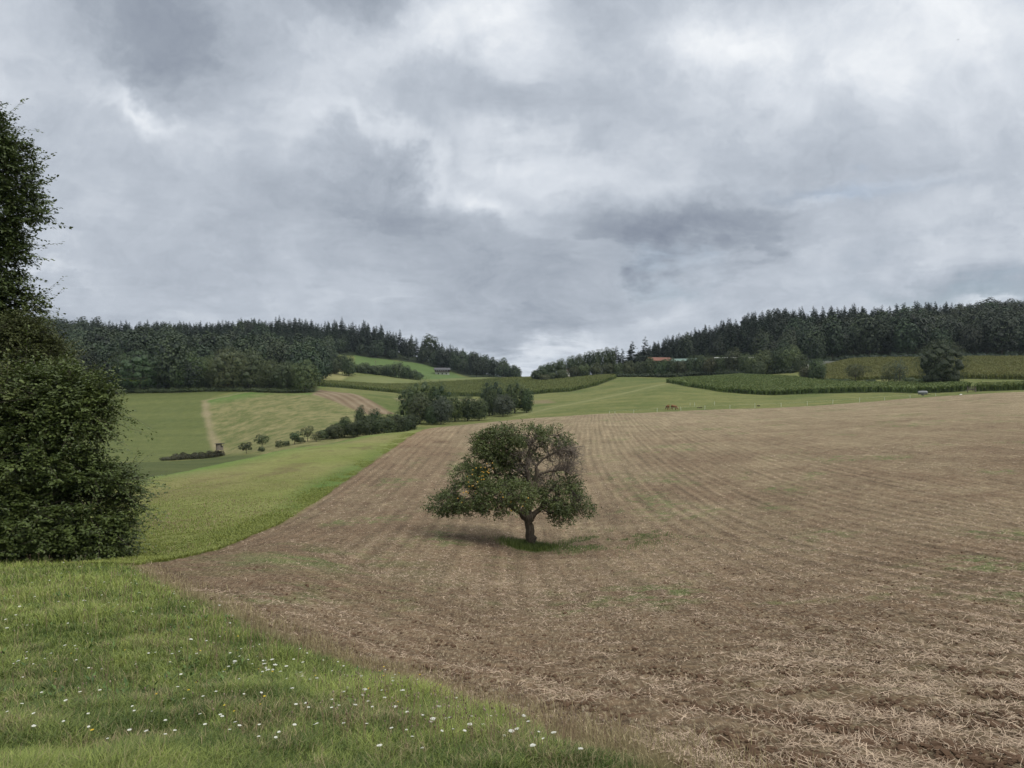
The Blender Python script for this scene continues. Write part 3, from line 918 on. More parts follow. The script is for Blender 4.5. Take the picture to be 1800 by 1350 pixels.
def broad_mesh(name, h, w, base, n, nl, size, seed, mat, barkr=.02, corek=.66):
    """crown + trunk meshes of one broadleaf"""
    cl = lobes(h, w, base, nl, seed)
    g = Geo()
    core(g, cl, corek)
    foliage_far(g, cl, n, size)
    cr = g.mesh(name + '_crown', [mat])
    t = Geo()
    trunk_geo(t, h, h * barkr, base + (h - base) * .55, 6, [c[:3] for c in cl[1:6]])
    return cr, t.mesh(name + '_trunk', [M_BARKD])


def single_broad(name, h, w, base, n, nl, size, seed, mat, barkr=.02, corek=.42):
    cl = lobes(h, w, base, nl, seed)
    g = Geo()
    core(g, cl, corek)
    foliage_far(g, cl, n, size)
    trunk_geo(g, h, h * barkr, base + (h - base) * .5, 5, None, 1)
    return g


def conifer_geo(h, w, seed, nw=30, bare=.12, irr=.25):
    r_ = np.random.default_rng(seed)
    g = Geo()
    tube(g, [(0, 0, -.5), (0, 0, h * .5), (0, 0, h * .98)], [h * .011, h * .007, h * .001], 5, 1, .5)
    base = []; ax = []; nr = []; LL = []; WW = []; cc = []
    for i in range(nw):
        t = (i + .3) / nw
        z = h * (bare + (1 - bare) * t)
        R = w * .5 * (1 - t) ** .66 * (1 - irr * .5 + irr * r_.random()) + .12
        nb = int(5 + 5 * (1 - t))
        for j in range(nb):
            a = r_.random() * 6.283
            rr = R * (.75 + .4 * r_.random())
            base.append((0, 0, z + r_.normal() * h * .006)); dz = -.22 + .45 * t + .12 * r_.normal()
            ax.append((math.cos(a), math.sin(a), dz)); nr.append((r_.normal() * .35, r_.normal() * .35, 1))
            LL.append(rr); WW.append(rr * .52 + .12); cc.append(r_.random() * .8)
    base = np.array(base); ax = unit(np.array(ax)); nr = np.array(nr); LL = np.array(LL); WW = np.array(WW); cc = np.array(cc)
    leaves(g, base, ax, nr, LL, WW, 0, cc)
    # hanging side sprays, which break up the outline
    m = len(base)
    tpos = r_.random(m * 2) * .6 + .4
    b2 = np.repeat(base, 2, 0) + np.repeat(ax * LL[:, None], 2, 0) * tpos[:, None]
    a2 = unit(np.repeat(ax, 2, 0) * .7 + r_.normal(size=(m * 2, 3)) * .5 + np.array([0, 0, -.25]))
    leaves(g, b2, a2, r_.normal(size=(m * 2, 3)), np.repeat(LL, 2) * .38 + .15, np.repeat(WW, 2) * .42, 0, np.repeat(cc, 2) * .8 + .2 * r_.random(m * 2))
    return g


# ------------------------------------------------------------------ forests on the two hills
CON = [conifer_geo(23, 8.4 + .6 * (i % 3), 100 + i, irr=.2 + .1 * i) for i in range(5)]
BRD = [single_broad('b%d' % i, 18 + 1.5 * (i % 3), 13 + 1.5 * (i % 2), 1.5, 2000, 13 + i, .95, 200 + i, None) for i in range(6)]
CON_M = [g.mesh('spruce', [M_CON, M_BARKD]) for g in CON]
BRD_M = [g.mesh('broadleaf', [M_BROADB, M_BARKD]) for g in BRD]
CON_A = [g.arrays() for g in CON]
BRD_A = [g.arrays() for g in BRD]


def scatter(P, spacing, ymax, seed, ymin=0, umin=-1.0, umax=1.0):
    r_ = np.random.default_rng(seed)
    x0, y0 = P.min(0); x1, y1 = P.max(0)
    y1 = min(y1, ymax)
    gx = np.arange(x0, x1, spacing); gy = np.arange(max(y0, ymin), y1, spacing)
    X, Y = np.meshgrid(gx, gy)
    X[1::2] += spacing * .5
    X = X.ravel() + r_.normal(size=X.size) * spacing * .26
    Y = Y.ravel() + r_.normal(size=Y.size) * spacing * .26
    d = sdist(P, X, Y)
    k = (d < -1.5) & (X / Y > umin) & (X / Y < umax)
    return X[k], Y[k], d[k]


forest = []   # (kind, x, y, scale, variant, side)
def two_scatters(P, ymax, seed, umin, umax):
    out = []
    for want, sp in (('con', 9.0), ('brd', 12.5)):
        X, Y, d = scatter(P, sp, ymax, seed + len(want) + int(sp), umin=umin, umax=umax)
        out += [(a, b, c, want) for a, b, c in zip(X, Y, d)]
    return out


for x, y, dd, want in two_scatters(P_FORESTL, 800, 5, -.74, .02):
    px = CX + F * x / y
    top_c = np.interp(px, [0, 200, 400, 600, 700, 800, 910], [640, 590, 560, 620, 660, 700, 700])
    nz = float(fbm(np.array([x / 45]), np.array([y / 45]), 3, 500)[0])
    nz2 = float(vnoise(np.array([x / 25.]), np.array([y / 25.]), 501)[0])
    con = (y + (nz - .5) * 260) > top_c and not (px < 150 and y < 735) and not (600 < px < 720 and y < 690)
    if px > 770: con = nz2 > .5 and y > 690
    elif px > 700: con = y > 765 + 30 * (nz - .5)
    if rng.random() < .07: con = not con
    if dd > -9: con = False
    if con != (want == 'con'): continue
    sc = rng.uniform(.78, 1.15) * .92 if con else rng.uniform(.7, 1.35) * (.85 if dd > -12 else 1.0)
    if px > 820: sc *= .8
    forest.append(('con' if con else 'brd', x, y, sc, int(rng.integers(0, 30)), 'left'))
for x, y, dd, want in two_scatters(P_FORESTR, 700, 6, .13, .74):
    px = CX + F * x / y
    nz = float(fbm(np.array([x / 45]), np.array([y / 45]), 3, 510)[0])
    depth = y - np.interp(px, [1085, 1300, 1420, 1500, 1800], [500, 490, 462, 462, 444])
    con = depth + (nz - .5) * 90 > np.interp(px, [1085, 1180, 1250, 1480, 1620, 1700, 1800], [30, 22, 45, 62, 70, 190, 400])
    if rng.random() < .08: con = not con
    if dd > -8: con = False
    if con != (want == 'con'): continue
    sc = rng.uniform(.8, 1.15) if con else rng.uniform(.75, 1.38)
    if px < 1300: sc *= np.interp(px, [1085, 1140, 1300], [.45, .62, .95])
    forest.append(('con' if con else 'brd', x, y, sc, int(rng.integers(0, 30)), 'right'))
# hidden ones are left out: a tree whose tip stays below what already stands in front of it
forest.sort(key=lambda t: t[2])
hor = np.full(2200, -9.0)
vis = []
for t in forest:
    kind, x, y, sc, vi, side = t
    z = H(x, y); hh = (23 if kind == 'con' else 18.5) * sc
    tip = (z + hh) / y
    pc = int(CX + F * x / y) + 200
    hw = max(1, int((1.5 if kind == 'con' else 5) * sc / y * F))
    if 0 <= pc < 2200:
        seg = hor[max(0, pc - hw):pc + hw + 1]
        if tip > seg.min() + 1.2 / F:
            vis.append((t, tip - seg.mean()))
        body = (z + hh * (.62 if kind == 'con' else .86)) / y
        hor[max(0, pc - hw):pc + hw + 1] = np.maximum(seg, body)
print('forest trees', len(forest), 'visible', len(vis))


def forest_label(kind, side, px, depth):
    if side == 'left':
        reg = ['above the dark green field', 'above the dry pasture', 'right behind the green hill', 'above the chalet', 'beside the gap'][int(np.searchsorted([300, 600, 730, 830], px))]
    else:
        reg = ['above the red and green roofs', 'above the long pale shed roof', 'above the grey concrete wall', 'left of the large round tree', 'straight behind the large round tree', 'right of the large round tree'][int(np.searchsorted([1235, 1385, 1490, 1610, 1700], px))]
    pos = 'front edge' if depth < 16 else ('lower slope' if depth < 90 else 'upper slope')
    wd = 'dark spruce' if kind == 'con' else 'rounded tree'
    return '%s, %s of the %s forest %s' % (wd, pos, side, reg), '%s on the %s, %s forest, %s' % ('spruces' if kind == 'con' else 'broadleaf trees', pos, side, reg)


FNAME = {'con': 'spruce_tree', 'brd': 'broadleaf_tree'}
LIM = {'con': 285, 'brd': 215}
cnt = {'con': 0, 'brd': 0}
vis.sort(key=lambda q: -q[1])
rest = {'left': Geo(), 'right': Geo()}
for (kind, x, y, sc, vi, side), _ in vis:
    z = H(x, y) - .3
    rz = vi * 1.37
    if cnt[kind] < LIM[kind]:
        cnt[kind] += 1
        o = link(FNAME[kind], CON_M[vi % 5] if kind == 'con' else BRD_M[vi % 6])
        o.location = (x, y, z); o.scale = (sc, sc, sc * (1 + .1 * math.sin(vi * 5))); o.rotation_euler = (0, 0, rz)
        dep = -float(sdist(P_FORESTL if side == 'left' else P_FORESTR, np.array([x]), np.array([y]))[0])
        fl, fg = forest_label(kind, side, CX + F * x / y, dep)
        tag(o, fl, 'spruce' if kind == 'con' else 'tree', fg)
    else:
        A = CON_A[vi % 5] if kind == 'con' else BRD_A[vi % 6]
        A = (A[0], A[1], A[2], A[3] + (0 if kind == 'con' else 2), A[4] + (0 if kind == 'con' else 2), A[5])
        rest[side].merge(A, sc=sc, rz=rz, loc=(x, y, z), dcol=((vi * 37 % 30) / 30 - .5) * .5)
for side in ('left', 'right'):
    if rest[side].n:
        o = rest[side].obj('forest', [M_CON, M_BARKD, M_BROADB, M_BARKD])
        tag(o, 'dense mixed forest covering the %s hill between its nearer trees' % side, 'forest', None, 'stuff')


# ------------------------------------------------------------------ single trees, rows and hedges of the middle distance
ORD = ['leftmost', 'second', 'third', 'fourth', 'fifth', 'sixth', 'seventh', 'eighth', 'ninth', 'tenth', 'eleventh', 'twelfth', 'thirteenth', 'fourteenth', 'fifteenth', 'sixteenth', 'seventeenth', 'eighteenth']
_tk = [0]


def far_tree(px, Yd, hpx, wpx, mat, name='broadleaf_tree', base=.12, n=3600, nl=20, corek=.40, sparse=False, size=None, kind='broad', wild=.38):
    """one tree of its own with a crown and a trunk; height and width in photo pixels at its distance"""
    _tk[0] += 1
    x, y = at(px, Yd)
    h = hpx / F * Yd * (1.12 if base < .08 else 1.0); w = wpx / F * Yd
    root = empty(name, (x, y, H(x, y) - (.15 if base > .08 else .07 * h)), 0)
    size = size or max(.22, .0011 * Yd)
    if kind == 'con':
        g = conifer_geo(h, w, 900 + _tk[0], nw=26, bare=.06)
        V, F4, F3, M4, M3, Cc = g.arrays()
        o = g.obj('crown', [mat, M_BARKD], root)
        return root
    cl = lobes(h, w, h * base, nl, 700 + _tk[0], wild=wild if not sparse else .6)
    g = Geo()
    n = int(n * 1.6)
    if not sparse:
        core(g, cl, corek)
    foliage_far(g, cl, n, size)
    g.obj('crown', [mat], root)
    t = Geo()
    trunk_geo(t, h, h * .022, h * .6, 6, [c[:3] for c in cl[1:9]])
    t.obj('trunk', [M_BARKD], root)
    return root


def row_of(items, lab, grp, cat='tree', mat=M_BROAD, **kw):
    items = sorted(items, key=lambda a: a[0])
    for i, it in enumerate(items):
        px, Yd, hp, wp = it[:4]
        m_ = it[4] if len(it) > 4 else mat
        kk = dict(kw)
        if len(it) > 5: kk.update(it[5])
        r_ = far_tree(px, Yd, hp, wp, m_, **kk)
        o_ = ORD[i] + (' from the left' if i else '')
        tag(r_, lab % o_, cat, grp)


row_of([(60, 352, 64, 80), (128, 350, 60, 80), (172, 356, 46, 50), (205, 352, 68, 58), (246, 345, 70, 84, M_FRESH), (292, 352, 58, 50), (328, 346, 66, 72), (362, 352, 56, 50),
        (400, 344, 74, 76, M_ROWL), (438, 347, 70, 74, M_ROWL), (474, 348, 52, 52), (505, 345, 52, 52, M_OLIVE), (536, 342, 54, 54)],
       'big rounded tree %s in the row topping the dark green field', 'trees in a row above the dark green field', base=.06, n=5600, nl=22, mat=M_ROW)
row_of([(718, 240, 58, 46), (742, 243, 72, 56, M_ROW), (772, 242, 66, 52), (738, 228, 52, 50, M_OLIVE), (775, 226, 46, 44, M_GREY), (800, 236, 46, 36, M_ROW), (822, 238, 42, 34), (842, 238, 36, 34), (760, 225, 30, 26)],
       'bushy dark tree %s in the left clump in the valley', 'trees of the left clump in the valley', base=.03, n=4200, nl=20)
row_of([(866, 262, 62, 50), (905, 266, 56, 44, M_ROW), (926, 264, 40, 24), (884, 252, 36, 42, M_GREY), (860, 258, 44, 30)],
       'round dark tree %s in the right clump in the valley', 'trees of the right clump in the valley', base=.05, n=4200, nl=20)
row_of([(568, 186, 14, 22, M_OLIVE), (590, 187, 22, 32, M_OLIVE), (606, 190, 32, 28), (622, 188, 24, 30), (633, 196, 46, 24), (645, 188, 32, 40), (660, 194, 42, 34), (676, 188, 32, 42), (694, 192, 36, 36), (708, 196, 28, 30), (582, 190, 16, 26), (598, 194, 20, 26), (650, 200, 26, 30), (722, 206, 26, 28)],
       'tangled bush %s along the hollow below the dry pasture', 'bushes along the hollow', 'bush', mat=M_BROAD, name='bush', base=.02, n=3000, nl=14)
row_of([(433, 182, 20, 24, M_OLIVE), (461, 186, 26, 28, M_BROAD), (518, 180, 22, 26, M_BROAD), (541, 184, 26, 26, M_OLIVE)],
       'small spreading orchard tree %s on the dry pasture', 'small orchard trees on the dry pasture', base=.20, n=560, nl=7, sparse=True, name='orchard_tree', size=.26)
row_of([(459, 176, 8, 14), (490, 178, 11, 14), (502, 179, 7, 18), (528, 181, 9, 22), (556, 182, 15, 24)],
       'low scrubby bush %s below the orchard trees', 'low bushes below the orchard trees', 'bush', name='bush', base=.02, n=420, nl=7, mat=M_OLIVE, sparse=True)
row_of([(630, 598, 15, 26), (641, 598, 19, 26), (653, 603, 15, 24), (664, 600, 17, 28), (676, 603, 19, 24), (688, 600, 22, 26), (701, 598, 29, 30), (714, 598, 22, 24), (726, 598, 16, 24), (736, 596, 12, 18)],
       'dark bush %s in the band at the foot of the green hill', 'bushes at the foot of the green hill', 'bush', name='bush', base=.03, n=1500, nl=12)
row_of([(572, 560, 20, 24), (588, 565, 26, 24, M_OLIVE), (613, 560, 34, 28), (602, 590, 30, 26)],
       'forest edge tree %s above the pale stubble field', 'trees above the pale stubble field', base=.04, n=2200, nl=14)
row_of([(944, 508, 22, 22), (955, 512, 30, 26), (970, 514, 34, 26), (986, 516, 38, 26), (1005, 520, 42, 26), (1018, 522, 44, 22), (1033, 524, 48, 26), (1048, 524, 50, 26), (1063, 526, 52, 26), (1075, 526, 50, 18)],
       'tall tree %s on the skyline right of the gap', 'skyline trees right of the gap', base=.16, n=2200, nl=14)
for i, (px, Yd, hp, wp) in enumerate([(1084, 530, 54, 26), (1094, 534, 48, 22), (1111, 532, 60, 32), (1134, 530, 66, 27)]):
    r_ = far_tree(px, Yd, hp, wp, M_CON, name='spruce_tree', kind='con')
    tag(r_, 'dark lone spruce %s behind the hedge left of the red roof' % ['leftmost', 'second from the left', 'third from the left', 'tallest and rightmost'][i], 'spruce', 'spruces left of the red roof')
row_of([(958, 500, 14, 24, M_OLIVE), (972, 501, 16, 20), (988, 500, 20, 22, M_OLIVE), (1010, 500, 24, 22, M_OLIVE), (1028, 500, 26, 26), (1048, 500, 26, 24, M_OLIVE), (1068, 500, 24, 26, M_OLIVE), (1088, 498, 24, 24),
        (1106, 498, 27, 26, M_OLIVE), (1125, 498, 26, 26, M_OLIVE), (1142, 496, 34, 26), (1156, 494, 27, 22), (1168, 493, 30, 24), (1180, 492, 31, 24), (1198, 490, 27, 24, M_OLIVE), (1215, 488, 32, 26), (1232, 486, 33, 28)],
       'hedgerow tree %s in the long hedge below the barns', 'trees of the long hedge below the barns', base=.02, n=2600, nl=16, corek=.5)
row_of([(1250, 478, 30, 30, M_OLIVE), (1268, 474, 32, 28), (1290, 470, 46, 34, M_OLIVE), (1310, 462, 36, 30), (1325, 452, 34, 36, M_ROW), (1345, 448, 42, 44, M_ROW), (1368, 444, 44, 38, M_BROAD), (1390, 438, 46, 46, M_ROW), (1408, 430, 30, 26, M_OLIVE), (1335, 440, 24, 26, M_OLIVE)],
       'bushy tree %s in the thicket between the hedge and the maize', 'trees of the thicket above the maize', base=.02, n=3000, nl=16)
t_ = far_tree(1436, 372, 36, 36, M_BROAD, base=.01, n=5000, nl=22); tag(t_, 'small domed dark green tree above the front maize field', 'tree')
t_ = far_tree(1416, 378, 22, 26, M_OLIVE, name='bush', base=.01, n=2000, nl=12); tag(t_, 'pale olive bush touching the small domed tree', 'bush')
t_ = far_tree(1504, 318, 38, 44, M_OLIVE, base=.30, n=2300, nl=14, sparse=True); tag(t_, 'thin see-through olive tree between the two maize fields', 'tree')
t_ = far_tree(1562, 312, 36, 32, M_OLIVE, base=.02, n=1700, nl=12, sparse=True, name='bush'); tag(t_, 'ragged grey green bush just right of the thin olive tree', 'bush')
t_ = far_tree(1582, 310, 40, 26, M_GREY, base=.02, n=1300, nl=10, sparse=True, name='bush'); tag(t_, 'slim wispy bush left of the large round tree', 'bush')
t_ = far_tree(1654, 264, 80, 88, M_DARKB, base=.02, n=12000, nl=40, size=.30, wild=.12); tag(t_, 'large round dark green tree standing alone at the maize', 'tree')
row_of([(1462, 345, 8, 26), (1484, 340, 7, 24), (1530, 316, 8, 30), (1600, 300, 10, 26), (1618, 290, 9, 20)],
       'low scrub %s in the strip between the two maize fields', 'low scrub between the maize fields', 'bush', name='bush', base=.01, n=700, nl=8)
row_of([(905, 690, 7, 16), (924, 690, 6, 12)], 'tiny far tree %s in the gap between the hills', 'far trees in the gap', base=.05, n=500, nl=8)


def hedge(name, pts, hh, ww, n, size, mat, label, cat='hedge'):
    g = Geo(); cl = []
    pts = np.array(pts, float)
    L = np.concatenate([[0], np.cumsum(np.hypot(*np.diff(pts, axis=0).T))])
    for s in np.arange(0, L[-1], ww * .55):
        x = np.interp(s, L, pts[:, 0]); y = np.interp(s, L, pts[:, 1])
        x += rng.normal() * ww * .15; y += rng.normal() * ww * .15
        h = hh * rng.uniform(.7, 1.25) * (min(1, .45 + s / 9) if s < 6 else 1)
        cl.append((x, y, H(x, y) + h * .35, ww * .6, ww * .6, h * .65))
    core(g, cl, .7); foliage_far(g, cl, n, size)
    c0 = pts[0]
    g.v = [v - np.array([c0[0], c0[1], 0]) for v in g.v]
    o = g.obj(name, [mat]); o.location = (c0[0], c0[1], 0)
    tag(o, label, cat)
    return o


hedge('bramble_hedge', [at(289, 192), at(320, 196), at(350, 199), at(380, 201), at(396, 202)], 1.5, 1.9, 6000, .24, M_BRAMBLE, 'low dark bramble hedge running to the foot of the hunting stand')
hedge('hedge_bottom', [at(200, 342), at(300, 340), at(420, 340), at(545, 339)], 1.7, 3.0, 7000, .4, M_BROAD, 'low dark undergrowth hedge along the top of the dark green field')
bpy.data.objects['hedge_bottom'].name = 'hedge'
hedge('hedge', [at(1075, 494), at(1150, 490), at(1240, 480), at(1300, 458), at(1400, 430)], 3.0, 4.0, 6000, .5, M_BROAD, 'low dark hedge foot along the bottom of the long hedgerow')
hedge('hedge', [at(1330, 470), at(1400, 458), at(1480, 458), at(1600, 447), at(1700, 444), at(1850, 438)], 3.5, 4.0, 8000, .5, M_BROADB, 'dark shrubby forest edge behind the upper maize field')
# ------------------------------------------------------------------ the apple tree in the ploughed field
def apple_tree():
    bx, by = TREE_XY
    bz = H(bx, by) - .05
    root = empty('apple_tree', (bx, by, bz))
    tag(root, 'gnarled old apple tree standing alone in the ploughed field', 'tree')
    k = 37.0 / F
    def P(px, py, dy=0.0):
        return np.array([(px - 930) * k, dy, (965 - py) * k])
    limbs = [
        ([P(931, 972), P(931, 962), P(932, 945), P(930, 925), P(927, 908), P(926, 900)], [.37, .28, .24, .22, .24, .22]),
        ([P(926, 912), P(914, 898), P(903, 890, -.1), P(888, 884, -.2), P(868, 876, -.3), P(840, 872, -.4), P(808, 876, -.5)], [.19, .17, .14, .11, .085, .06, .03]),
        ([P(930, 912), P(940, 903), P(950, 893), P(956, 880), P(960, 868), P(975, 855, .1), P(1000, 852, .2)], [.17, .12, .10, .085, .075, .06, .03]),
        ([P(926, 905), P(929, 885), P(934, 862), P(930, 842), P(925, 822), P(928, 800), P(933, 782), P(945, 768)], [.22, .16, .15, .12, .10, .085, .06, .03]),
        ([P(933, 866), P(940, 848), P(944, 830), P(942, 818), P(936, 810), P(928, 806, .2)], [.12, .11, .095, .08, .055, .03]),
        ([P(941, 846), P(948, 834), P(960, 829), P(975, 827), P(990, 826), P(1002, 834)], [.08, .075, .06, .05, .035, .015]),
        ([P(943, 818), P(955, 806), P(970, 798), P(985, 790), P(1003, 792)], [.06, .05, .04, .03, .012]),
        ([P(908, 893), P(892, 868, .3), P(872, 840, .5), P(862, 812, .6), P(850, 785, .7)], [.11, .09, .07, .05, .025]),
        ([P(925, 825), P(905, 800, .3), P(885, 785, .4), P(868, 772, .5)], [.07, .055, .04, .02]),
        ([P(930, 895), P(925, 875, -.9), P(912, 860, -1.8), P(900, 855, -2.4)], [.13, .09, .06, .03]),
        ([P(930, 893), P(938, 870, 1.0), P(945, 850, 1.9), P(950, 835, 2.5)], [.12, .09, .06, .03]),
        ([P(928, 805), P(945, 790, .8), P(965, 775, 1.2), P(985, 768, 1.2)], [.06, .045, .03, .015]),
        ([P(930, 840), P(905, 828, 1.0), P(880, 815, 1.7)], [.07, .05, .02]),
        ([P(868, 876, -.3), P(840, 860, -.3), P(815, 848, -.2), P(800, 852)], [.06, .045, .03, .015]),
    ]
    g = Geo()
    nodes = []
    for pts, rad in limbs:
        pts = np.array(pts); rad = np.array(rad)
        # resample with small kinks
        t = np.linspace(0, len(pts) - 1, (len(pts) - 1) * 3 + 1)
        pp = np.stack([np.interp(t, np.arange(len(pts)), pts[:, i]) for i in range(3)], 1)
        rr = np.interp(t, np.arange(len(pts)), rad)
        jit = rng.normal(size=pp.shape) * rr[:, None] * .16
        jit[0] = 0
        pp += jit; rr = rr * (1 + .10 * rng.normal(size=len(rr)))
        tube(g, pp, rr, 10, 0, .5)
        nodes.append(pp[2:])
    g.obj('trunk', [M_BARK], root, smooth=True)
    nodes = np.vstack(nodes[1:])
    # leaf masses: photo position, depth, half sizes in pixels, density
    cl = [(784, 884, -.3, 32, 17, 1.2), (808, 872, -.6, 32, 22, 1), (840, 862, -.8, 34, 26, 1.1), (868, 868, -1.3, 34, 26, 1), (898, 864, -1.8, 36, 26, 1.0), (916, 862, -1.6, 26, 22, .7),
          (828, 838, .2, 30, 26, 1), (850, 805, .3, 34, 34, 1.1), (838, 785, .4, 22, 20, .8), (875, 830, .6, 34, 34, .9), (872, 790, .5, 36, 30, 1), (892, 768, .4, 34, 18, 1), (862, 772, .3, 26, 16, .7),
          (922, 764, .3, 34, 16, .9), (945, 770, .9, 30, 18, .8), (975, 772, .6, 26, 18, .7), (996, 786, .8, 16, 14, .45), (925, 790, .8, 30, 22, .55), (960, 795, .9, 22, 18, .35), (905, 812, .6, 26, 22, .5),
          (985, 872, 0, 34, 26, 1.1), (1005, 886, -.4, 30, 20, 1.1), (1022, 898, -.2, 20, 12, .9), (996, 906, -.3, 24, 12, .9), (968, 868, .4, 22, 24, .8), (1000, 860, .5, 24, 20, .8),
          (985, 900, .6, 22, 14, .6), (955, 846, 1.8, 26, 14, .35), (900, 845, 1.8, 40, 26, .7), (860, 850, 1.5, 40, 24, .7), (940, 870, 2.0, 26, 16, .3), (880, 886, -1.2, 20, 10, .3), (862, 888, -.9, 22, 9, .4), (800, 896, -.2, 26, 9, .6), (985, 815, .8, 14, 14, .25)]
    for side, mat, test in (('crown', M_APPLE, lambda c: c[0] < 960 or c[1] < 850), ('crown', M_APPLED, lambda c: not (c[0] < 960 or c[1] < 850))):
        sub = [c for c in cl if test(c)]
        gg = Geo()
        for (px, py, dy, hx, hz, den) in sub:
            c = P(px, py, dy); r = np.array([hx * k, max(hx, hz) * k * .95, hz * k])
            ntw = int(330 * den * (r[0] * r[1] * r[2]) ** (2 / 3) / .45)
            foliage_near(gg, [(*c, *r)], ntw, 9, .088, .30, 0, .15, (1, .25), flat=.45, shade=[rng.random() * .35], rmax=1.12, clump=1.6)
            # branchlets joining this mass to the nearest limb
            for q in range(int(9 * den)):
                e = c + unit(rng.normal(size=3)) * r * .8
                i = np.argmin(((nodes - e) ** 2).sum(1)); s0 = nodes[i]
                L = np.linalg.norm(e - s0)
                m1 = s0 + (e - s0) * .35 + rng.normal(size=3) * L * .10; m2 = s0 + (e - s0) * .7 + rng.normal(size=3) * L * .10
                tube(gg, [s0, m1, m2, e], [.03, .022, .014, .006], 4, 1, .5, False)
        o = gg.obj('crown', [mat, M_TWIG], root)
        if mat is M_APPLED:
            o['label'] = 'fresher green foliage low on the right side'
    # bare twiggy branches on the right and in the middle
    gt = Geo()
    for (px, py, dy, hx, hz, nn) in [(1005, 800, .5, 28, 22, 130), (985, 812, .3, 26, 20, 90), (920, 812, -.2, 30, 24, 70), (965, 845, .2, 26, 18, 50), (950, 775, .4, 40, 16, 60), (1018, 830, .4, 14, 10, 20)]:
        for q in range(nn):
            e = P(px, py, dy) + unit(rng.normal(size=3)) * np.array([hx, hx, hz]) * k * rng.uniform(.5, 1.05)
            dd = ((nodes - e) ** 2).sum(1); s0 = nodes[rng.choice(np.argsort(dd)[:8])]
            s0 = s0 + (e - s0) * rng.uniform(.3, .6) if np.linalg.norm(e - s0) > 1.2 else s0
            L = np.linalg.norm(e - s0)
            m1 = s0 + (e - s0) * .4 + rng.normal(size=3) * L * .14 + np.array([0, 0, .05]); m2 = s0 + (e - s0) * .75 + rng.normal(size=3) * L * .14
            tube(gt, [s0, m1, m2, e], [.016, .013, .010, .005], 3, 0, .5, False)
            for w_ in range(3):
                b_ = m1 + (e - m1) * rng.random()
                tube(gt, [b_, b_ + rng.normal(size=3) * .12 + (e - s0) / (L + .01) * .12], [.007, .004], 3, 0, .5, False)
    gt.obj('bare_twigs', [plain_mat('dead_twig', (.15, .125, .105), .9)], root)
    # yellow apples, most of them in the left of the crown
    ma = plain_mat('apple_skin', (.50, .29, .04), .5, .4, 0, 20, .3)
    iv, if_ = ico()
    ga = Geo(); ga.add(iv * np.array([.034, .034, .03]), if_)
    me = ga.mesh('apple', [ma], True)
    spots = [(842, 835, 16, 16, 16), (830, 858, 22, 10, 8), (858, 818, 18, 16, 8), (868, 888, 26, 9, 8), (900, 870, 30, 18, 10), (812, 870, 10, 6, 3)]
    for (px, py, hx, hz, nn) in spots:
        for q in range(nn):
            a = link('apple', me, root)
            r_ = rng.normal(size=2) * .5
            a.location = P(px + r_[0] * hx, py + r_[1] * hz, -1.0 - rng.random() * .9 if px < 880 else -2.3 - rng.random() * .5)
            s_ = rng.uniform(.8, 1.2); a.scale = (s_, s_, s_)
    # grass left unploughed round the foot
    gg = Geo()
    n = 7000
    a = rng.random(n) * 6.283; r = np.abs(rng.normal(size=n)) * .62
    X = bx - .05 + np.cos(a) * r * 1.25; Y = by + np.sin(a) * r
    Z = Hxy(X, Y)
    blades(gg, X, Y, Z, .30 * np.exp(-r * .5) + .06, .014, .35)
    o = gg.obj('grass_tuft', [M_TUFT]); tag(o, 'lush green grass tuft round the foot of the apple tree', 'grass', None, 'stuff')
    n = 9000
    X = bx + 3.6 + rng.normal(size=n) * 1.7; Y = by - .3 + rng.normal(size=n) * 1.9
    k_ = fbm(X / 1.2, Y / 1.6, 3, 80) > .5
    X, Y = X[k_], Y[k_]
    gg = Geo(); blades(gg, X, Y, Hxy(X, Y), .10, .012, .5)
    o = gg.obj('weeds', [M_TUFT]); tag(o, 'thin green weeds sprouting in the plough beside the apple tree', 'weeds', None, 'stuff')


M_GRASS = leaf_mat('grass_blade', (.066, .094, .018), (.325, .350, .088), .22, objvar=0, rough=.5, spec=.3)
M_TUFT = leaf_mat('tuft_blade', (.040, .075, .016), (.130, .190, .045), .2, objvar=0, rough=.5)
M_DRY = leaf_mat('dry_grass_blade', (.19, .14, .085), (.40, .32, .19), .25, objvar=0, rough=.7)
M_STRAW = leaf_mat('straw', (.19, .15, .095), (.54, .45, .31), .12, objvar=0, rough=.6)


def blades(g, X, Y, Z, h, w, lean, colr=None, mat=0):
    """curved two-piece grass blades"""
    n = len(X)
    h = (np.ones(n) * h) * (.55 + .8 * rng.random(n)); w = np.ones(n) * w * (.7 + .6 * rng.random(n))
    a = rng.random(n) * 6.283; ln = lean * (.3 + 1.2 * rng.random(n))
    dx = np.cos(a); dy = np.sin(a)
    f = a + 1.57 + rng.normal(size=n) * .5
    wx = np.cos(f) * w * .5; wy = np.sin(f) * w * .5
    B = np.stack([X, Y, Z], 1)
    m_ = B + np.stack([dx * ln * h * .35, dy * ln * h * .35, h * .6], 1)
    t_ = B + np.stack([dx * ln * h, dy * ln * h, h * (1 - .25 * ln)], 1)
    wv = np.stack([wx, wy, np.zeros(n)], 1)
    V = np.stack([B - wv, B + wv, m_ + wv * .8, m_ - wv * .8, t_], 1).reshape(-1, 3)
    i = np.arange(n)[:, None] * 5
    c = np.repeat(np.clip(rng.random(n) if colr is None else colr, 0, 1), 5)
    g.add(V, i + np.array([[0, 1, 2, 3]]), mat, c)
    # tips share the vertices of the quads
    g.f3.append(i + np.array([[3, 2, 4]]) + g.n - len(V)); g.m3.append(np.full(n, mat, np.int32))


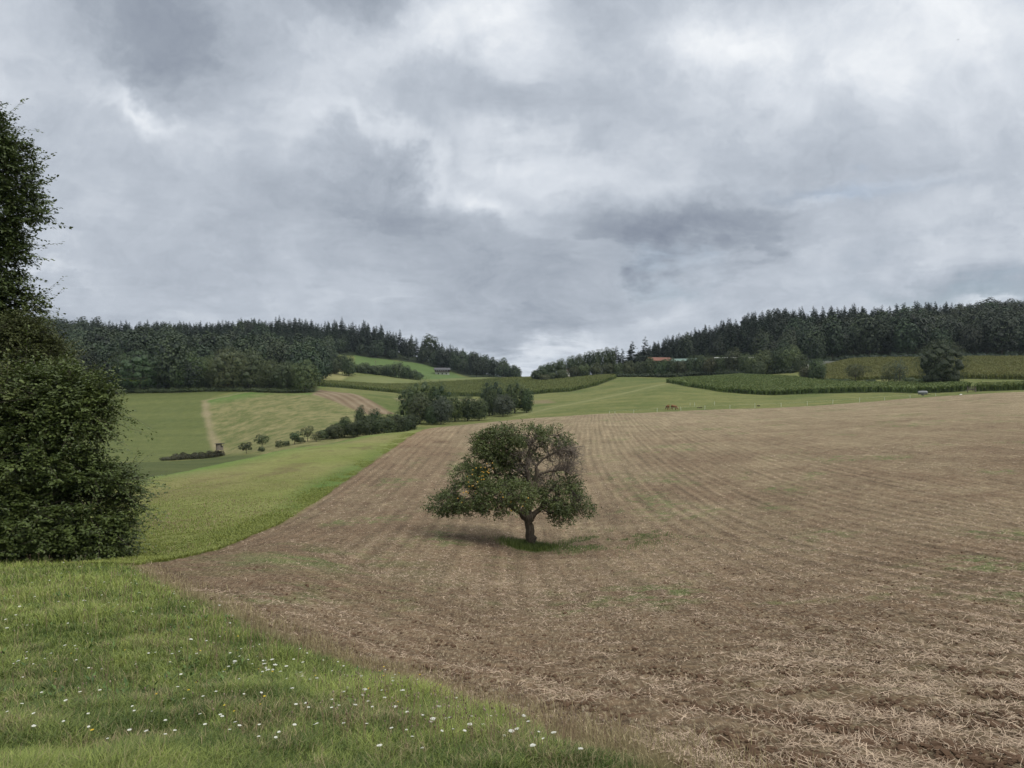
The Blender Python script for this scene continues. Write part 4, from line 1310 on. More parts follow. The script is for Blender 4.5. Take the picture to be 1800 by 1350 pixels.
def screen_scatter(n, ymin, ymax, umin=-.72, umax=.72, p=1.0):
    """random ground spots, thinner with distance"""
    e0, e1 = ymin ** -p, ymax ** -p
    Y = (e0 + (e1 - e0) * rng.random(n)) ** (-1 / p)
    u = umin + (umax - umin) * rng.random(n)
    return u * Y, Y


def near_grass():
    g = Geo()
    X, Y = screen_scatter(640000, 3.6, 30, p=.9)
    d = sdist(P_MEADOW, X, Y)
    k = d < .05 * rng.normal(size=len(d))
    X, Y, d = X[k], Y[k], d[k]
    pat = fbm(X / 1.4, Y / 2.2, 5, 82, .6)
    pa2 = fbm(X / .5, Y / .7, 3, 83)
    Z = Hxy(X, Y) + micro(X, Y, np.hypot(X, Y), np.full(X.size, 9.), np.zeros(X.size)) - .02
    hgt = (.8 - .22 * sstep(8, 5, Y)) * (.11 + .30 * np.clip(pat - .25, 0, 1) + .12 * (pa2 - .4)) * np.clip(.45 + -d / 1.2, .45, 1)
    wd = np.clip(.0018 + .00062 * Y, .0025, .018)
    dryp = (rng.random(len(X)) < .05 + .45 * np.clip(1 + d / .45, 0, 1) + .25 * np.clip((fbm(X / .4, Y / .45, 3, 84) - .55) * 6, 0, 1))
    cl = np.clip(-.30 * sstep(9, 5, Y) + (pat - .42) * 1.2 + (fbm(X / .25, Y / .3, 3, 822) - .5) * .9 + .80 * rng.random(len(X)) ** 1.3 + .08, 0, 1)
    blades(g, X[~dryp], Y[~dryp], Z[~dryp], hgt[~dryp], wd[~dryp], .75, cl[~dryp])
    blades(g, X[dryp], Y[dryp], Z[dryp], hgt[dryp] * 1.15, wd[dryp] * .8, .6, None, 1)
    # a ragged fringe of tall dry stalks along the rim
    n = 9000
    i = rng.integers(0, len(EDGE_W) - 4, n); t = rng.random(n)
    wgt = rng.random(n)
    P = EDGE_W[i] * (1 - t)[:, None] + EDGE_W[i + 1] * t[:, None] + rng.normal(size=(n, 2)) * .28 + np.array([.12, .1])
    X, Y = P[:, 0], P[:, 1]
    k = (Y > 3.6) & (fbm(X / .7, Y / .7, 3, 85) > .38)
    X, Y = X[k], Y[k]
    blades(g, X, Y, Hxy(X, Y) - .02, .14, np.clip(.0024 + .0005 * Y, .003, .014), .55, None, 1)
    o = g.obj('grass', [M_GRASS, M_DRY])
    tag(o, 'long green and brownish grass covering the near meadow', 'grass', None, 'stuff')
    # lush verge between slope meadow and plough, and rough grass on the slope
    g = Geo()
    pl = np.array([EDGE_W[0]] + LEFT_W)
    n = 60000
    L = np.hypot(*np.diff(pl, axis=0).T); cs = np.concatenate([[0], np.cumsum(L)])
    s_ = cs[-1] * .75 * rng.random(n) ** 1.9
    X = np.interp(s_, cs, pl[:, 0]); Y = np.interp(s_, cs, pl[:, 1])
    X = X - np.abs(rng.normal(size=n)) * 1.0 + .15
    d = sdist(P_FIELD, X, Y)
    k = d > -.05
    X, Y = X[k], Y[k]
    blades(g, X, Y, Hxy(X, Y) - .03, .02 + (.09 + .16 * fbm(X / .9, Y / 1.5, 3, 86)) * np.clip(1.15 - Y / 75, 0, 1), .02 + .0004 * Y, .6, rng.random(len(X)) * .5 + .3)
    X, Y = screen_scatter(70000, 26, 70, -.52, -.12, p=.7)
    k = (sdist(P_SLOPE, X, Y) < -.5)
    X, Y = X[k], Y[k]
    pt = fbm(X / 2.2, Y / 2.2, 4, 87, .6)
    Z = Hxy(X, Y) + micro(X, Y, np.hypot(X, Y), np.full(X.size, 9.), np.zeros(X.size))
    dryp = rng.random(len(X)) < .04 + .30 * np.clip((fbm(X / 9, Y / 7, 3, 61) - .4) * 3, 0, 1)
    hh = (.05 + .09 * pt) * (1 - .6 * sstep(35, 70, Y))
    blades(g, X[~dryp], Y[~dryp], Z[~dryp], hh[~dryp] * .8, .014 + .00042 * Y[~dryp], .7, .30 + .45 * rng.random((~dryp).sum()))
    blades(g, X[dryp], Y[dryp], Z[dryp], hh[dryp] * 1.2, .012 + .0004 * Y[dryp], .6, None, 1)
    o = g.obj('rough_grass', [M_GRASS, M_DRY])
    tag(o, 'rough grass and seed heads on the slope left of the plough', 'grass', None, 'stuff')


def seed_heads():
    g = Geo()
    X, Y = screen_scatter(7000, 5.5, 27, p=.9)
    d = sdist(P_MEADOW, X, Y)
    k = (d < -.1) & (rng.random(len(X)) < .15 + .85 * np.clip(1 + d / 3.0, 0, 1)) & (fbm(X / 1.1, Y / 1.1, 3, 871) > .45)
    X, Y = X[k], Y[k]; n = len(X)
    Z = Hxy(X, Y)
    h = .20 + .22 * rng.random(n)
    lx, ly = rng.normal(size=n) * .05, rng.normal(size=n) * .05
    w = np.clip(.0006 + .0002 * Y, .001, .004)
    B = np.stack([X, Y, Z], 1); T = B + np.stack([lx, ly, h], 1)
    sd = np.stack([w, np.zeros(n), np.zeros(n)], 1)
    g.add(np.stack([B - sd, B + sd, T + sd * .5, T - sd * .5], 1).reshape(-1, 3), np.arange(4 * n).reshape(-1, 4), 0, np.repeat(rng.random(n), 4))
    iv, if_ = ico()
    r = (.0028 + .0032 * rng.random(n)) * (1 + .04 * Y)
    V = iv[None] * r[:, None, None] * np.array([1, 1, 1.7]) + T[:, None]
    g.add(V.reshape(-1, 3), (if_[None] + (np.arange(n) * 12)[:, None, None]).reshape(-1, 3), 1, np.repeat(rng.random(n), 12))
    o = g.obj('seed_heads', [M_DRY, leaf_mat('seed_head', (.12, .085, .045), (.40, .34, .24), .1, objvar=0)])
    tag(o, 'brownish and pale seed heads standing out of the near meadow grass', 'seed heads', None, 'stuff')
    # broad-leaved weeds between the grasses
    g = Geo()
    X, Y = screen_scatter(800, 6.5, 22, p=.9)
    k = (sdist(P_MEADOW, X, Y) < -.3) & (fbm(X / .8, Y / .8, 3, 872) > .50)
    X, Y = X[k], Y[k]
    n = len(X); m_ = 9
    a = rng.random((n, m_)) * 6.283
    B = np.repeat(np.stack([X, Y, Hxy(X, Y) + .05], 1), m_, 0) + rng.normal(size=(n * m_, 3)) * .03
    ax = np.stack([np.cos(a).ravel(), np.sin(a).ravel(), .5 + .6 * rng.random(n * m_)], 1)
    leaves(g, B, ax, np.stack([-np.cos(a).ravel() * .5, -np.sin(a).ravel() * .5, np.ones(n * m_)], 1), .05 + .05 * rng.random(n * m_), .03, 0)
    o = g.obj('weeds', [M_TUFT])
    tag(o, 'broad dark green weed leaves scattered through the near meadow', 'weeds', None, 'stuff')


def near_straw():
    g = Geo()
    X, Y = screen_scatter(360000, 4.2, 75, -.72, .72, p=.75)
    d = sdist(P_FIELD, X, Y)
    s, e = field_coords(X, Y)
    row = .5 + .5 * np.sin(s / .8 * 2 * np.pi)
    head = np.clip(1 - (e - 5.5) / 2, 0, 1)
    row = row * (1 - head) + (.5 + .5 * np.sin(e / 1.1 * 2 * np.pi)) * head
    den = .9 * fbm(X / 5, Y / 5, 5, 72, .65) + .7 * fbm(X / .45, Y / .45, 3, 88) + .36 * row * (1 - .6 * head) - .84 - .05 * head
    den += .12 * np.clip(1 - np.abs(e - 7.5) / 2.5, 0, 1)
    tre = np.hypot(X - TREE_XY[0], Y - TREE_XY[1])
    k = (d < -.05) & (rng.random(len(X)) < np.clip(den * 2.9, .03, 1) * (.46 + .54 * sstep(5, 30, Y))) & (tre > .9)
    X, Y = X[k], Y[k]
    n = len(X)
    R = np.hypot(X, Y)
    Z = Hxy(X, Y) + micro(X, Y, R, np.full(n, -9.), row[k]) + .012
    a = rng.random(n) * 6.283
    el = rng.normal(size=n) * .22
    L = rng.gamma(2.6, .0145, n) + .024 + .0012 * Y
    w = np.clip(.0018 + .00036 * Y, .0028, .03) * (.6 + .8 * rng.random(n))
    ax = np.stack([np.cos(a) * np.cos(el), np.sin(a) * np.cos(el), np.abs(np.sin(el))], 1)
    B = np.stack([X, Y, Z], 1)
    bend = np.stack([-np.sin(a), np.cos(a), np.zeros(n)], 1) * (rng.normal(size=n) * .06 * L)[:, None]
    side = np.stack([-np.sin(a), np.cos(a), rng.normal(size=n) * .5], 1)
    side = unit(side) * w[:, None] * .5
    m_ = B + ax * L[:, None] * .5 + bend
    t_ = B + ax * L[:, None]
    V = np.stack([B - side, B + side, m_ + side, m_ - side, t_ + side, t_ - side], 1).reshape(-1, 3)
    i = np.arange(n)[:, None] * 6
    c = np.repeat(rng.random(n), 6)
    g.add(V, np.concatenate([i + np.array([[0, 1, 2, 3]]), i + np.array([[3, 2, 4, 5]])]), 0, c)
    o = g.obj('straw', [M_STRAW])
    tag(o, 'pale cut straw lying all over the brown soil', 'straw', None, 'stuff')
    # crumbly clods
    g = Geo(); iv, if_ = ico()
    X, Y = screen_scatter(26000, 4.2, 28, -.72, .72, p=1.0)
    k = (sdist(P_FIELD, X, Y) < -.1) & (fbm(X / .6, Y / .6, 3, 89) > .46)
    X, Y = X[k], Y[k]; n = len(X)
    R = np.hypot(X, Y)
    Z = Hxy(X, Y) + micro(X, Y, R, np.full(n, -9.), np.full(n, .5))
    sz = rng.gamma(2.0, .0058, n) + .006
    V = iv[None] * (1 + .5 * (rng.random((n, 12, 1)) - .5)) * sz[:, None, None] * np.array([1, 1, .65]) + np.stack([X, Y, Z], 1)[:, None]
    Fq = (if_[None] + (np.arange(n) * 12)[:, None, None]).reshape(-1, 3)
    g.add(V.reshape(-1, 3), Fq, 0, .5)
    o = g.obj('clods', [plain_mat('clod_soil', (.095, .060, .040), .95, .1, 0, 3, .3)])
    tag(o, 'crumbs and clods of reddish brown soil on the plough', 'soil', None, 'stuff')


def flowers():
    ms = plain_mat('flower_stem', (.09, .13, .04), .7)
    mw = leaf_mat('white_petal', (.62, .62, .56), (.80, .80, .76), .25, objvar=.08, hue=0)
    my = leaf_mat('yellow_petal', (.62, .42, .03), (.75, .55, .05), .2, objvar=.1, hue=.01)
    mf = plain_mat('seed_fluff', (.42, .38, .32), .9)
    def umbel(seed):
        r_ = np.random.default_rng(seed)
        g = Geo(); h = .26 + .10 * r_.random()
        g2 = Geo()
        tube(g2, [(0, 0, 0), (.01, .005, h * .5), (0, .01, h)], [.0035, .003, .002], 4, 0, .5, False)
        n = 26
        for i in range(n):
            r = .036 * math.sqrt((i + .5) / n); a = i * 2.4
            x, y = r * math.cos(a), r * math.sin(a); z = h + .022 - r * .18 + r_.normal() * .001
            if i % 2 == 0:
                tube(g2, [(0, .01, h), (x, y + .01, z)], [.0012, .0008], 3, 0, .5, False)
            m_ = 5
            th = np.arange(m_) / m_ * 6.283 + r_.random()
            q = .0068 + .002 * r_.random()
            v = np.stack([x + np.cos(th) * q, y + .01 + np.sin(th) * q, np.full(m_, z)], 1)
            v = np.vstack([v, [x, y + .01, z + .0025]])
            g.add(v, np.stack([np.arange(m_), (np.arange(m_) + 1) % m_, np.full(m_, m_)], 1), 0, r_.random())
        return g.mesh('flower_head', [mw]), g2.mesh('stem', [ms])
    def daisy(seed, mat, R=.014, h=.22):
        r_ = np.random.default_rng(seed)
        g = Geo(); g2 = Geo()
        tube(g2, [(0, 0, 0), (.012, 0, h * .5), (0, 0, h)], [.0026, .002, .0015], 4, 0, .5, False)
        n = 11
        th = np.arange(n) / n * 6.283
        b = np.stack([np.cos(th) * R * .25, np.sin(th) * R * .25, np.full(n, h)], 1)
        ax = np.stack([np.cos(th), np.sin(th), np.full(n, .25)], 1)
        leaves(g, b, ax, np.tile([0, 0, 1.0], (n, 1)), R, R * .5, 0, r_.random(n))
        iv, if_ = ico()
        g.add(iv * np.array([R * .32, R * .32, R * .2]) + np.array([0, 0, h + R * .1]), if_, 0, .2)
        return g.mesh('flower_head', [mat]), g2.mesh('stem', [ms])
    U = [umbel(i) for i in range(4)]
    D = [daisy(i, my, .010) for i in range(2)]
    W_ = [daisy(10 + i, mw, .013, .20) for i in range(2)]
    def put(pair, name, x, y, sc, lab, cat, grp):
        where = 'just below the hazel shrub' if y > 16 else ('halfway down the near meadow' if y > 9 else 'close to the viewer')
        lab = lab % where; grp = grp + ', ' + where
        z = H(x, y) + float(micro(np.array([x]), np.array([y]), np.array([math.hypot(x, y)]), np.array([9.]), np.array([0.]))[0]) - .02
        r_ = empty(name, (x, y, z), rng.random() * 6.28)
        r_.scale = (sc, sc, sc)
        r_.rotation_euler = (rng.normal() * .12, rng.normal() * .12, rng.random() * 6.28)
        for me, nm in zip(pair, ('flower_head', 'stem')):
            link(nm, me, r_)
        tag(r_, lab, cat, grp)
    # clusters as seen: (photo x, y, spread px, count)
    spots_w = [(930, 1310, 50, 9), (900, 1300, 40, 5), (700, 1250, 45, 12), (745, 1290, 40, 10), (650, 1230, 30, 6), (130, 1020, 70, 22), (190, 1015, 50, 14), (235, 1012, 30, 6), (150, 1045, 40, 9),
               (270, 1055, 30, 3), (450, 1165, 14, 3), (435, 1180, 16, 5), (455, 1195, 14, 3), (480, 1188, 20, 4), (370, 1120, 40, 6), (20, 1100, 16, 3), (150, 1150, 8, 2), (110, 1160, 6, 1), (500, 1215, 14, 2), (540, 1210, 12, 3),
               (270, 1280, 4, 1), (600, 1260, 20, 3), (820, 1290, 30, 5), (960, 1268, 3, 1), (550, 1190, 20, 3), (50, 1190, 10, 1)]
    cnt_w = 0
    for (px, py, sp, nn) in spots_w:
        for q in range(nn):
            a, b = px + rng.normal() * sp * 1.5, min(1348, py + rng.normal() * sp * .7)
            x, y = hit(a, b)
            if sdist(P_MEADOW, np.array([x]), np.array([y]))[0] > -.15: continue
            near = y < 14
            put(U[rng.integers(4)], 'wild_carrot', x, y, rng.uniform(.5, 1.15) * (.55 if not near else .56), 'white flat wild carrot flower %s', 'flower', 'white wild carrots')
    for q in range(220):
        a, b = rng.uniform(20, 1000), rng.uniform(1005, 1345)
        x, y = hit(a, b)
        if sdist(P_MEADOW, np.array([x]), np.array([y]))[0] > -.2: continue
        put(W_[rng.integers(2)], 'white_flower', x, y, rng.uniform(.7, 1.1), 'tiny white star flower low in the grass %s', 'flower', 'tiny white flowers')
    for q in range(60):
        a, b = rng.normal(480, 240), rng.normal(1200, 75)
        x, y = hit(a, min(b, 1345))
        if sdist(P_MEADOW, np.array([x]), np.array([y]))[0] > -.2 or a < 0: continue
        put(D[rng.integers(2)], 'yellow_flower', x, y, rng.uniform(.6, 1.1), 'small yellow flower in the grass %s', 'flower', 'small yellow flowers')


# ------------------------------------------------------------------ the shrubs and the tall tree at the left edge
def left_growth():
    k = 29.0 / F
    def mk(name, X0, Yd, items, ntw, per, leaf, tlen, mat, label, cat, droop, bark, trunkpts, seedcol=None, cell=None):
        """items: photo x, y, depth, half width, half height in pixels at distance Yd"""
        if name == 'tall_tree':
            items = [(a - 13 if a > 0 else a, b + 14, c, d_, e) for a, b, c, d_, e in items]
        s = Yd / F
        bx, by = at(X0, Yd)
        bz = H(bx, by) - .1
        root = empty(name, (bx, by, bz))
        cl = [((px - X0) * s, dy, (CY - py) * s - bz, hx * s, max(hx, hz) * s * .8, hz * s) for (px, py, dy, hx, hz) in items]
        g = Geo()
        core(g, cl, .40, 0, .0)
        foliage_near(g, cl, ntw, per, leaf, tlen, 0, droop, (1, .12), flat=.72, rmax=1.12, clump=.9)
        # long shoots that break the outline
        foliage_near(g, [c for c in cl], ntw // 14, per * 2, leaf, tlen * 2.3, 0, droop * .6, (1, .8), flat=.7, rmax=1.02)
        g.obj('crown', [mat, M_TWIG], root)
        t = Geo()
        for pts, rad in trunkpts:
            tube(t, [((a - X0) * s, dy, (CY - b) * s - bz) for a, b, dy in pts], rad, 8, 0, .5)
        t.obj('trunk', [bark], root, smooth=True)
        tag(root, label, cat)
        return root
    mk('hazel_shrub', 120, 28.5, [(40, 720, 0, 80, 60), (110, 700, 0, 62, 42), (145, 725, -.3, 46, 50), (60, 800, -.6, 90, 80), (110, 800, -.5, 42, 42), (150, 850, -.6, 60, 42), (190, 862, -.5, 52, 36), (206, 850, -.2, 26, 22),
                                  (40, 900, -.8, 90, 80), (120, 920, -.8, 70, 56), (180, 925, -.7, 48, 44), (205, 955, -.4, 26, 26), (60, 965, -.6, 90, 32), (150, 968, -.6, 66, 24), (218, 900, -.3, 26, 22), (95, 668, .2, 40, 24), (150, 680, .2, 28, 18), (185, 705, 0, 12, 22),
                                  (216, 868, -.3, 16, 14)],
       10500, 14, .135, .65, M_HAZEL, 'large spreading hazel shrub at the left edge, its skirt on the meadow rim', 'shrub', .22, M_BARKD,
       [([(100 + 12 * i, 1000, .1 * i), (90 + 20 * i, 900, .1), (70 + 28 * i, 790, 0)], [.07, .05, .02]) for i in range(5)])
    mk('hazel_shrub', -110, 27.5, [(-60, 760, 0, 90, 90), (-120, 850, -.3, 110, 100), (-40, 880, -.6, 90, 80), (-60, 960, -.6, 110, 40), (-190, 920, -.2, 100, 90), (-150, 740, .3, 90, 90), (-20, 700, .2, 60, 60)],
       5000, 13, .135, .55, M_HAZEL, 'leafy hazel shrub mostly cut off by the left edge of the view', 'shrub', .22, M_BARKD,
       [([(-110 + 15 * i, 1000, .1 * i), (-120 + 24 * i, 900, .1), (-140 + 30 * i, 790, 0)], [.07, .05, .02]) for i in range(4)])
    mk('bush', 50, 31.5, [(30, 650, 0, 46, 46), (60, 625, 0, 36, 36), (85, 640, .2, 30, 34), (20, 600, .2, 40, 40), (55, 590, .2, 26, 22), (90, 690, .2, 40, 40), (-20, 640, 0, 60, 70), (48, 598, 0, 24, 26), (62, 660, .2, 40, 26)],
       5200, 12, .11, .5, leaf_mat('olive_bush_leaf', (.034, .046, .016), (.110, .125, .040), .2, objvar=0), 'olive brown bush between the hazel and the tall tree', 'bush', .1, M_BARKD,
       [([(50 + 8 * i, 1000, .1 * i), (50 + 10 * i, 820, .1), (40 + 12 * i, 640, 0)], [.08, .05, .02]) for i in range(4)])
    mk('tall_tree', -70, 34, [(-10, 235, 0, 22, 38), (12, 262, -.3, 26, 26), (36, 252, 0, 22, 14), (45, 290, -.2, 26, 18), (20, 310, -.4, 44, 34), (58, 325, -.2, 24, 14), (74, 356, -.2, 20, 20), (40, 355, -.3, 36, 28), (10, 380, -.5, 50, 44),
                              (45, 395, -.2, 16, 20), (34, 432, -.2, 26, 26), (0, 450, -.5, 44, 50), (22, 478, -.2, 18, 18), (20, 515, -.3, 36, 22), (56, 520, -.2, 26, 12), (74, 518, 0, 13, 9), (55, 548, 0, 28, 18), (20, 560, -.3, 40, 26),
                              (-60, 240, 0, 56, 60), (-70, 330, -.5, 80, 70), (-80, 440, -.6, 90, 80), (-60, 540, -.5, 90, 70), (-140, 300, .4, 90, 100), (-150, 450, 0, 100, 120), (-70, 190, 0, 50, 50), (-50, 620, 0, 70, 50)],
       16000, 12, .155, .55, M_OAK, 'tall dark leafy tree rising at the left edge above the shrubs', 'tree', .05, M_BARKD,
       [([(-70, 1010, .4), (-72, 850, .4), (-68, 650, .3), (-60, 450, .2), (-58, 260, 0)], [.36, .30, .24, .15, .04]),
        ([(-68, 600, .3), (-30, 560, .1), (10, 540, 0), (60, 525, 0)], [.12, .09, .06, .02]), ([(-62, 500, .3), (-20, 430, .1), (20, 370, 0), (60, 350, 0)], [.12, .09, .05, .02]),
        ([(-60, 420, .3), (-20, 340, .1), (15, 290, 0), (40, 260, 0)], [.10, .07, .04, .02])])


# ------------------------------------------------------------------ maize
def maize(P, n, hgt, label, ymin, ymax, seed, edge_only=False):
    m_ = M_MAIZE
    x0, y0 = P.min(0); x1, y1 = P.max(0)
    r_ = np.random.default_rng(seed)
    X = x0 + (x1 - x0) * r_.random(n * 3); Y = y0 + (y1 - y0) * r_.random(n * 3)
    k = (np.abs(X / Y) < .75)
    X, Y = X[k], Y[k]
    d = sdist(P, X, Y)
    k = d < -1.6 * vnoise(X / 1.7, Y / 1.7, 321) + .4
    X, Y, d = X[k], Y[k], d[k]
    # snap most plants to rows
    s = X * .96 + Y * .28
    sn = np.round(s / 1.5) * 1.5
    X = X + (sn - s) * .8
    X, Y = X[:n], Y[:n]
    n = len(X)
    Z = Hxy(X, Y)
    h = hgt * (.85 + .25 * r_.random(n)) * (.9 + .2 * fbm(X / 15, Y / 15, 3, 300))
    g = Geo()
    # leaves arching out of the stem at random heights
    for q in range(3):
        a = r_.random(n) * 6.283
        z0 = h * (.30 + .22 * q + .12 * r_.random(n))
        B = np.stack([X, Y, Z + z0], 1)
        ax = np.stack([np.cos(a), np.sin(a), .75 + .4 * r_.random(n)], 1)
        L = .85 + .3 * r_.random(n)
        leaves(g, B, ax, np.stack([-np.sin(a) * .5, np.cos(a) * .5, np.ones(n)], 1) + r_.normal(size=(n, 3)) * .3, L, .34, 0, r_.random(n) * .7)
    # stems
    a = r_.random(n) * 6.283
    w = np.stack([np.cos(a), np.sin(a), np.zeros(n)], 1) * .16
    B = np.stack([X, Y, Z - .1], 1); T = np.stack([X, Y, Z + h * .9], 1)
    V = np.stack([B - w, B + w, T + w * .8, T - w * .8], 1).reshape(-1, 3)
    g.add(V, np.arange(4 * n).reshape(-1, 4), 0, np.repeat(r_.random(n) * .6, 4))
    # tassels
    a = r_.random(n) * 6.283
    w = np.stack([np.cos(a), np.sin(a), np.zeros(n)], 1) * .14
    B = np.stack([X, Y, Z + h * .86], 1); T = np.stack([X + r_.normal(size=n) * .1, Y, Z + h * 1.12], 1)
    V = np.stack([B - w * .3, B + w * .3, T + w, T - w], 1).reshape(-1, 3)
    g.add(V, np.arange(4 * n).reshape(-1, 4), 1, np.repeat(r_.random(n), 4))
    o = g.obj('maize', [m_, M_TASSEL])
    tag(o, label, 'maize', None, 'stuff')


M_MAIZE = leaf_mat('maize_leaf', (.072, .102, .026), (.190, .220, .060), .2, objvar=0)
M_TASSEL = leaf_mat('maize_tassel', (.14, .150, .045), (.25, .25, .09), .2, objvar=0)

apple_tree()
left_growth()
near_grass()
near_straw()
seed_heads()
flowers()
maize(P_MAIZE1, 30000, 2.1, 'distant maize field stretching across the gap between the hills', 380, 560, 1)
maize(P_MAIZE2, 34000, 1.6, 'front maize field with a dark edge curving behind the grazing cows', 230, 450, 2)
maize(P_MAIZE3, 34000, 1.8, 'upper maize field below the right forest', 250, 460, 3)
maize(P_MAIZE4, 2600, 1.7, 'narrow strip of maize at the right edge of the ploughed field', 200, 245, 4)
# ------------------------------------------------------------------ buildings, fence, animals and small things
M_WOODD = plain_mat('dark_timber', (.055, .042, .032), .85)
M_WOODG = plain_mat('weathered_timber', (.20, .17, .14), .9)
M_WHITE = plain_mat('white_render', (.72, .70, .66), .85, namp=.08)
M_SLATE = plain_mat('grey_tiles', (.075, .075, .085), .7)
M_RTILE = plain_mat('red_tiles', (.165, .078, .058), .8, namp=.25, nscale=2)
M_GSHEET = plain_mat('green_sheet', (.11, .17, .15), .5, namp=.12)
M_WSHEET = plain_mat('pale_sheet', (.60, .60, .58), .5, namp=.1)
M_PALE = plain_mat('grey_sheet', (.38, .38, .37), .6, namp=.15)
M_CONC = plain_mat('concrete', (.36, .35, .33), .9)
M_GLASSD = plain_mat('window_glass', (.03, .035, .04), .15, .6)
M_POST = plain_mat('white_plastic', (.62, .64, .55), .5, namp=.05)
M_METAL = plain_mat('galvanised', (.20, .21, .22), .6, .4, .2, namp=.2)
M_RUB = plain_mat('rubber', (.02, .02, .02), .8)


def frame_at(px, Yd, turn=0.0, dz=0.0):
    x, y = at(px, Yd)
    return (x, y, H(x, y) + dz), math.atan2(-x, y) + turn


def gable(g, L, Wd, h, roof, over, mat=0, thick=.25):
    """double pitched roof over a box L x Wd, eaves at height h"""
    hw = Wd / 2 + over; hl = L / 2 + over
    for s in (-1, 1):
        v = [(-hl, s * hw, h - roof * over / (Wd / 2)), (hl, s * hw, h - roof * over / (Wd / 2)), (hl, 0, h + roof), (-hl, 0, h + roof)]
        v = v + [(a, b, c + thick) for a, b, c in v]
        g.add(v, [(0, 1, 2, 3), (7, 6, 5, 4), (0, 4, 5, 1), (1, 5, 6, 2), (3, 2, 6, 7), (0, 3, 7, 4)], mat)


def building(name, px, Yd, turn, L, Wd, h, roof, wallm, roofm, label, cat, wins=(), dz=0, over=.6):
    loc, rz = frame_at(px, Yd, turn, dz)
    r = empty(name, loc, rz)
    g = Geo(); boxg(g, -L / 2, L / 2, -Wd / 2, Wd / 2, -3, h)
    for s in (-1, 1):
        g.add([(s * L / 2, -Wd / 2, h), (s * L / 2, Wd / 2, h), (s * L / 2, 0, h + roof - .05)], [(0, 1, 2)], 0)
    g.obj('wall', [wallm], r)
    g = Geo(); gable(g, L, Wd, h, roof, over); g.obj('roof', [roofm], r)
    for (x, z, w, hh) in wins:
        g = Geo(); boxg(g, x - w / 2 - .08, x + w / 2 + .08, -Wd / 2 - .06, -Wd / 2 + .05, z - .08, z + hh + .08)
        f = g.obj('window', [M_WHITE], r)
        g = Geo(); boxg(g, x - w / 2, x + w / 2, -Wd / 2 - .075, -Wd / 2 - .055, z, z + hh)
        g.obj('pane', [M_GLASSD], f)
    tag(r, label, cat)
    return r


# hillside chalet: white lower storey, dark timber upper storey, long low roof
loc, rz = frame_at(777, 690, .06, -1.0)
r = empty('chalet', loc, rz)
g = Geo(); boxg(g, -6.0, 6.2, -4, 4, -3, 2.6); g.obj('wall', [M_WHITE], r)['label'] = 'white lower storey wall'
g = Geo(); boxg(g, -6.3, 6.5, -4.3, 4.3, 2.6, 4.6); g.obj('wall', [M_WOODD], r)['label'] = 'dark timber upper storey wall'
g = Geo(); gable(g, 13.5, 9.4, 4.6, 1.7, .5); g.obj('roof', [M_SLATE], r)
g = Geo(); boxg(g, -6.4, 6.6, -5.2, -4.3, 2.5, 2.65); boxg(g, -6.4, 6.6, -5.2, -5.12, 2.65, 3.4); g.obj('balcony', [M_WOODD], r)
for x in (-5.0, -3.2, -1.4, .4, 2.2, 4.4):
    g = Geo(); boxg(g, x - .45, x + .45, -4.36, -4.2, 3.0, 4.3); f = g.obj('window', [M_WHITE], r)
for x in (-3.5, 0, 3.6):
    g = Geo(); boxg(g, x - .5, x + .5, -4.06, -3.9, .7, 1.9); f = g.obj('window', [M_WOODD], r)
tag(r, 'low chalet with white base and dark timber storey under the left forest', 'house')

building('barn', 1158, 530, .6, 17, 11, 9.6, 2.2, M_WOODD, M_RTILE, 'dark barn whose red tiled roof shows above the long hedge', 'barn', dz=-1.6)
building('barn', 1204, 522, -.15, 16, 10, 8.8, 1.7, M_WOODG, M_GSHEET, 'shed with a pale green sheet roof right of the red roof', 'barn', dz=-2.3)
building('shed', 1291, 512, .02, 25, 8, 6.5, .45, M_WOODD, M_PALE, 'long low shed with a thin white roof line behind the thicket', 'shed')
building('cottage', 1003, 545, .5, 7, 6, 5.5, 2.0, M_WHITE, M_RTILE, 'little white cottage glimpsed between the skyline trees', 'house', [(-1.5, 3.2, .8, 1.0), (1.5, 3.2, .8, 1.0)])
# silage clamp wall at the foot of the right forest
loc, rz = frame_at(1446, 456, .03, .0)
r = empty('retaining_wall', loc, rz)
g = Geo(); boxg(g, -12, 12, -.2, .2, -1.5, 1.7); g.obj('wall', [M_CONC], r)
g = Geo(); boxg(g, -12.1, 12.1, -.3, .3, 1.703, 1.85); g.obj('coping', [M_WSHEET], r)
tag(r, 'low grey concrete wall at the foot of the right forest', 'wall', None, 'thing')
loc, rz = frame_at(1418, 452, 0, 1.0)
g = Geo(); boxg(g, -.9, .9, -.8, .8, -1, 1.2); boxg(g, -1.0, 1.0, -.9, .9, 1.2, 1.32)
o = g.obj('wrapped_bale', [M_WSHEET]); o.location = loc; tag(o, 'small white wrapped stack beside the grey concrete wall', 'bale')


def pole(px, Yd, h, label):
    loc, rz = frame_at(px, Yd)
    r = empty('utility_pole', loc, rz)
    g = Geo(); tube(g, [(0, 0, -.5), (0, 0, h)], [.18, .12], 6); g.obj('pole', [M_WOODG], r)
    g = Geo(); boxg(g, -.9, .9, -.07, .07, h - .7, h - .55); g.obj('crossarm', [M_WOODG], r)
    g = Geo()
    for x in (-.8, 0, .8): tube(g, [(x, 0, h - .55), (x, 0, h - .35)], [.06, .05], 5)
    g.obj('insulators', [M_WHITE], r)
    tag(r, label, 'pole', 'utility poles on the green hill')


pole(660, 655, 7.5, 'thin utility pole on the green hill, left one of two')
pole(699, 640, 7.5, 'thin utility pole on the green hill, right one of two')

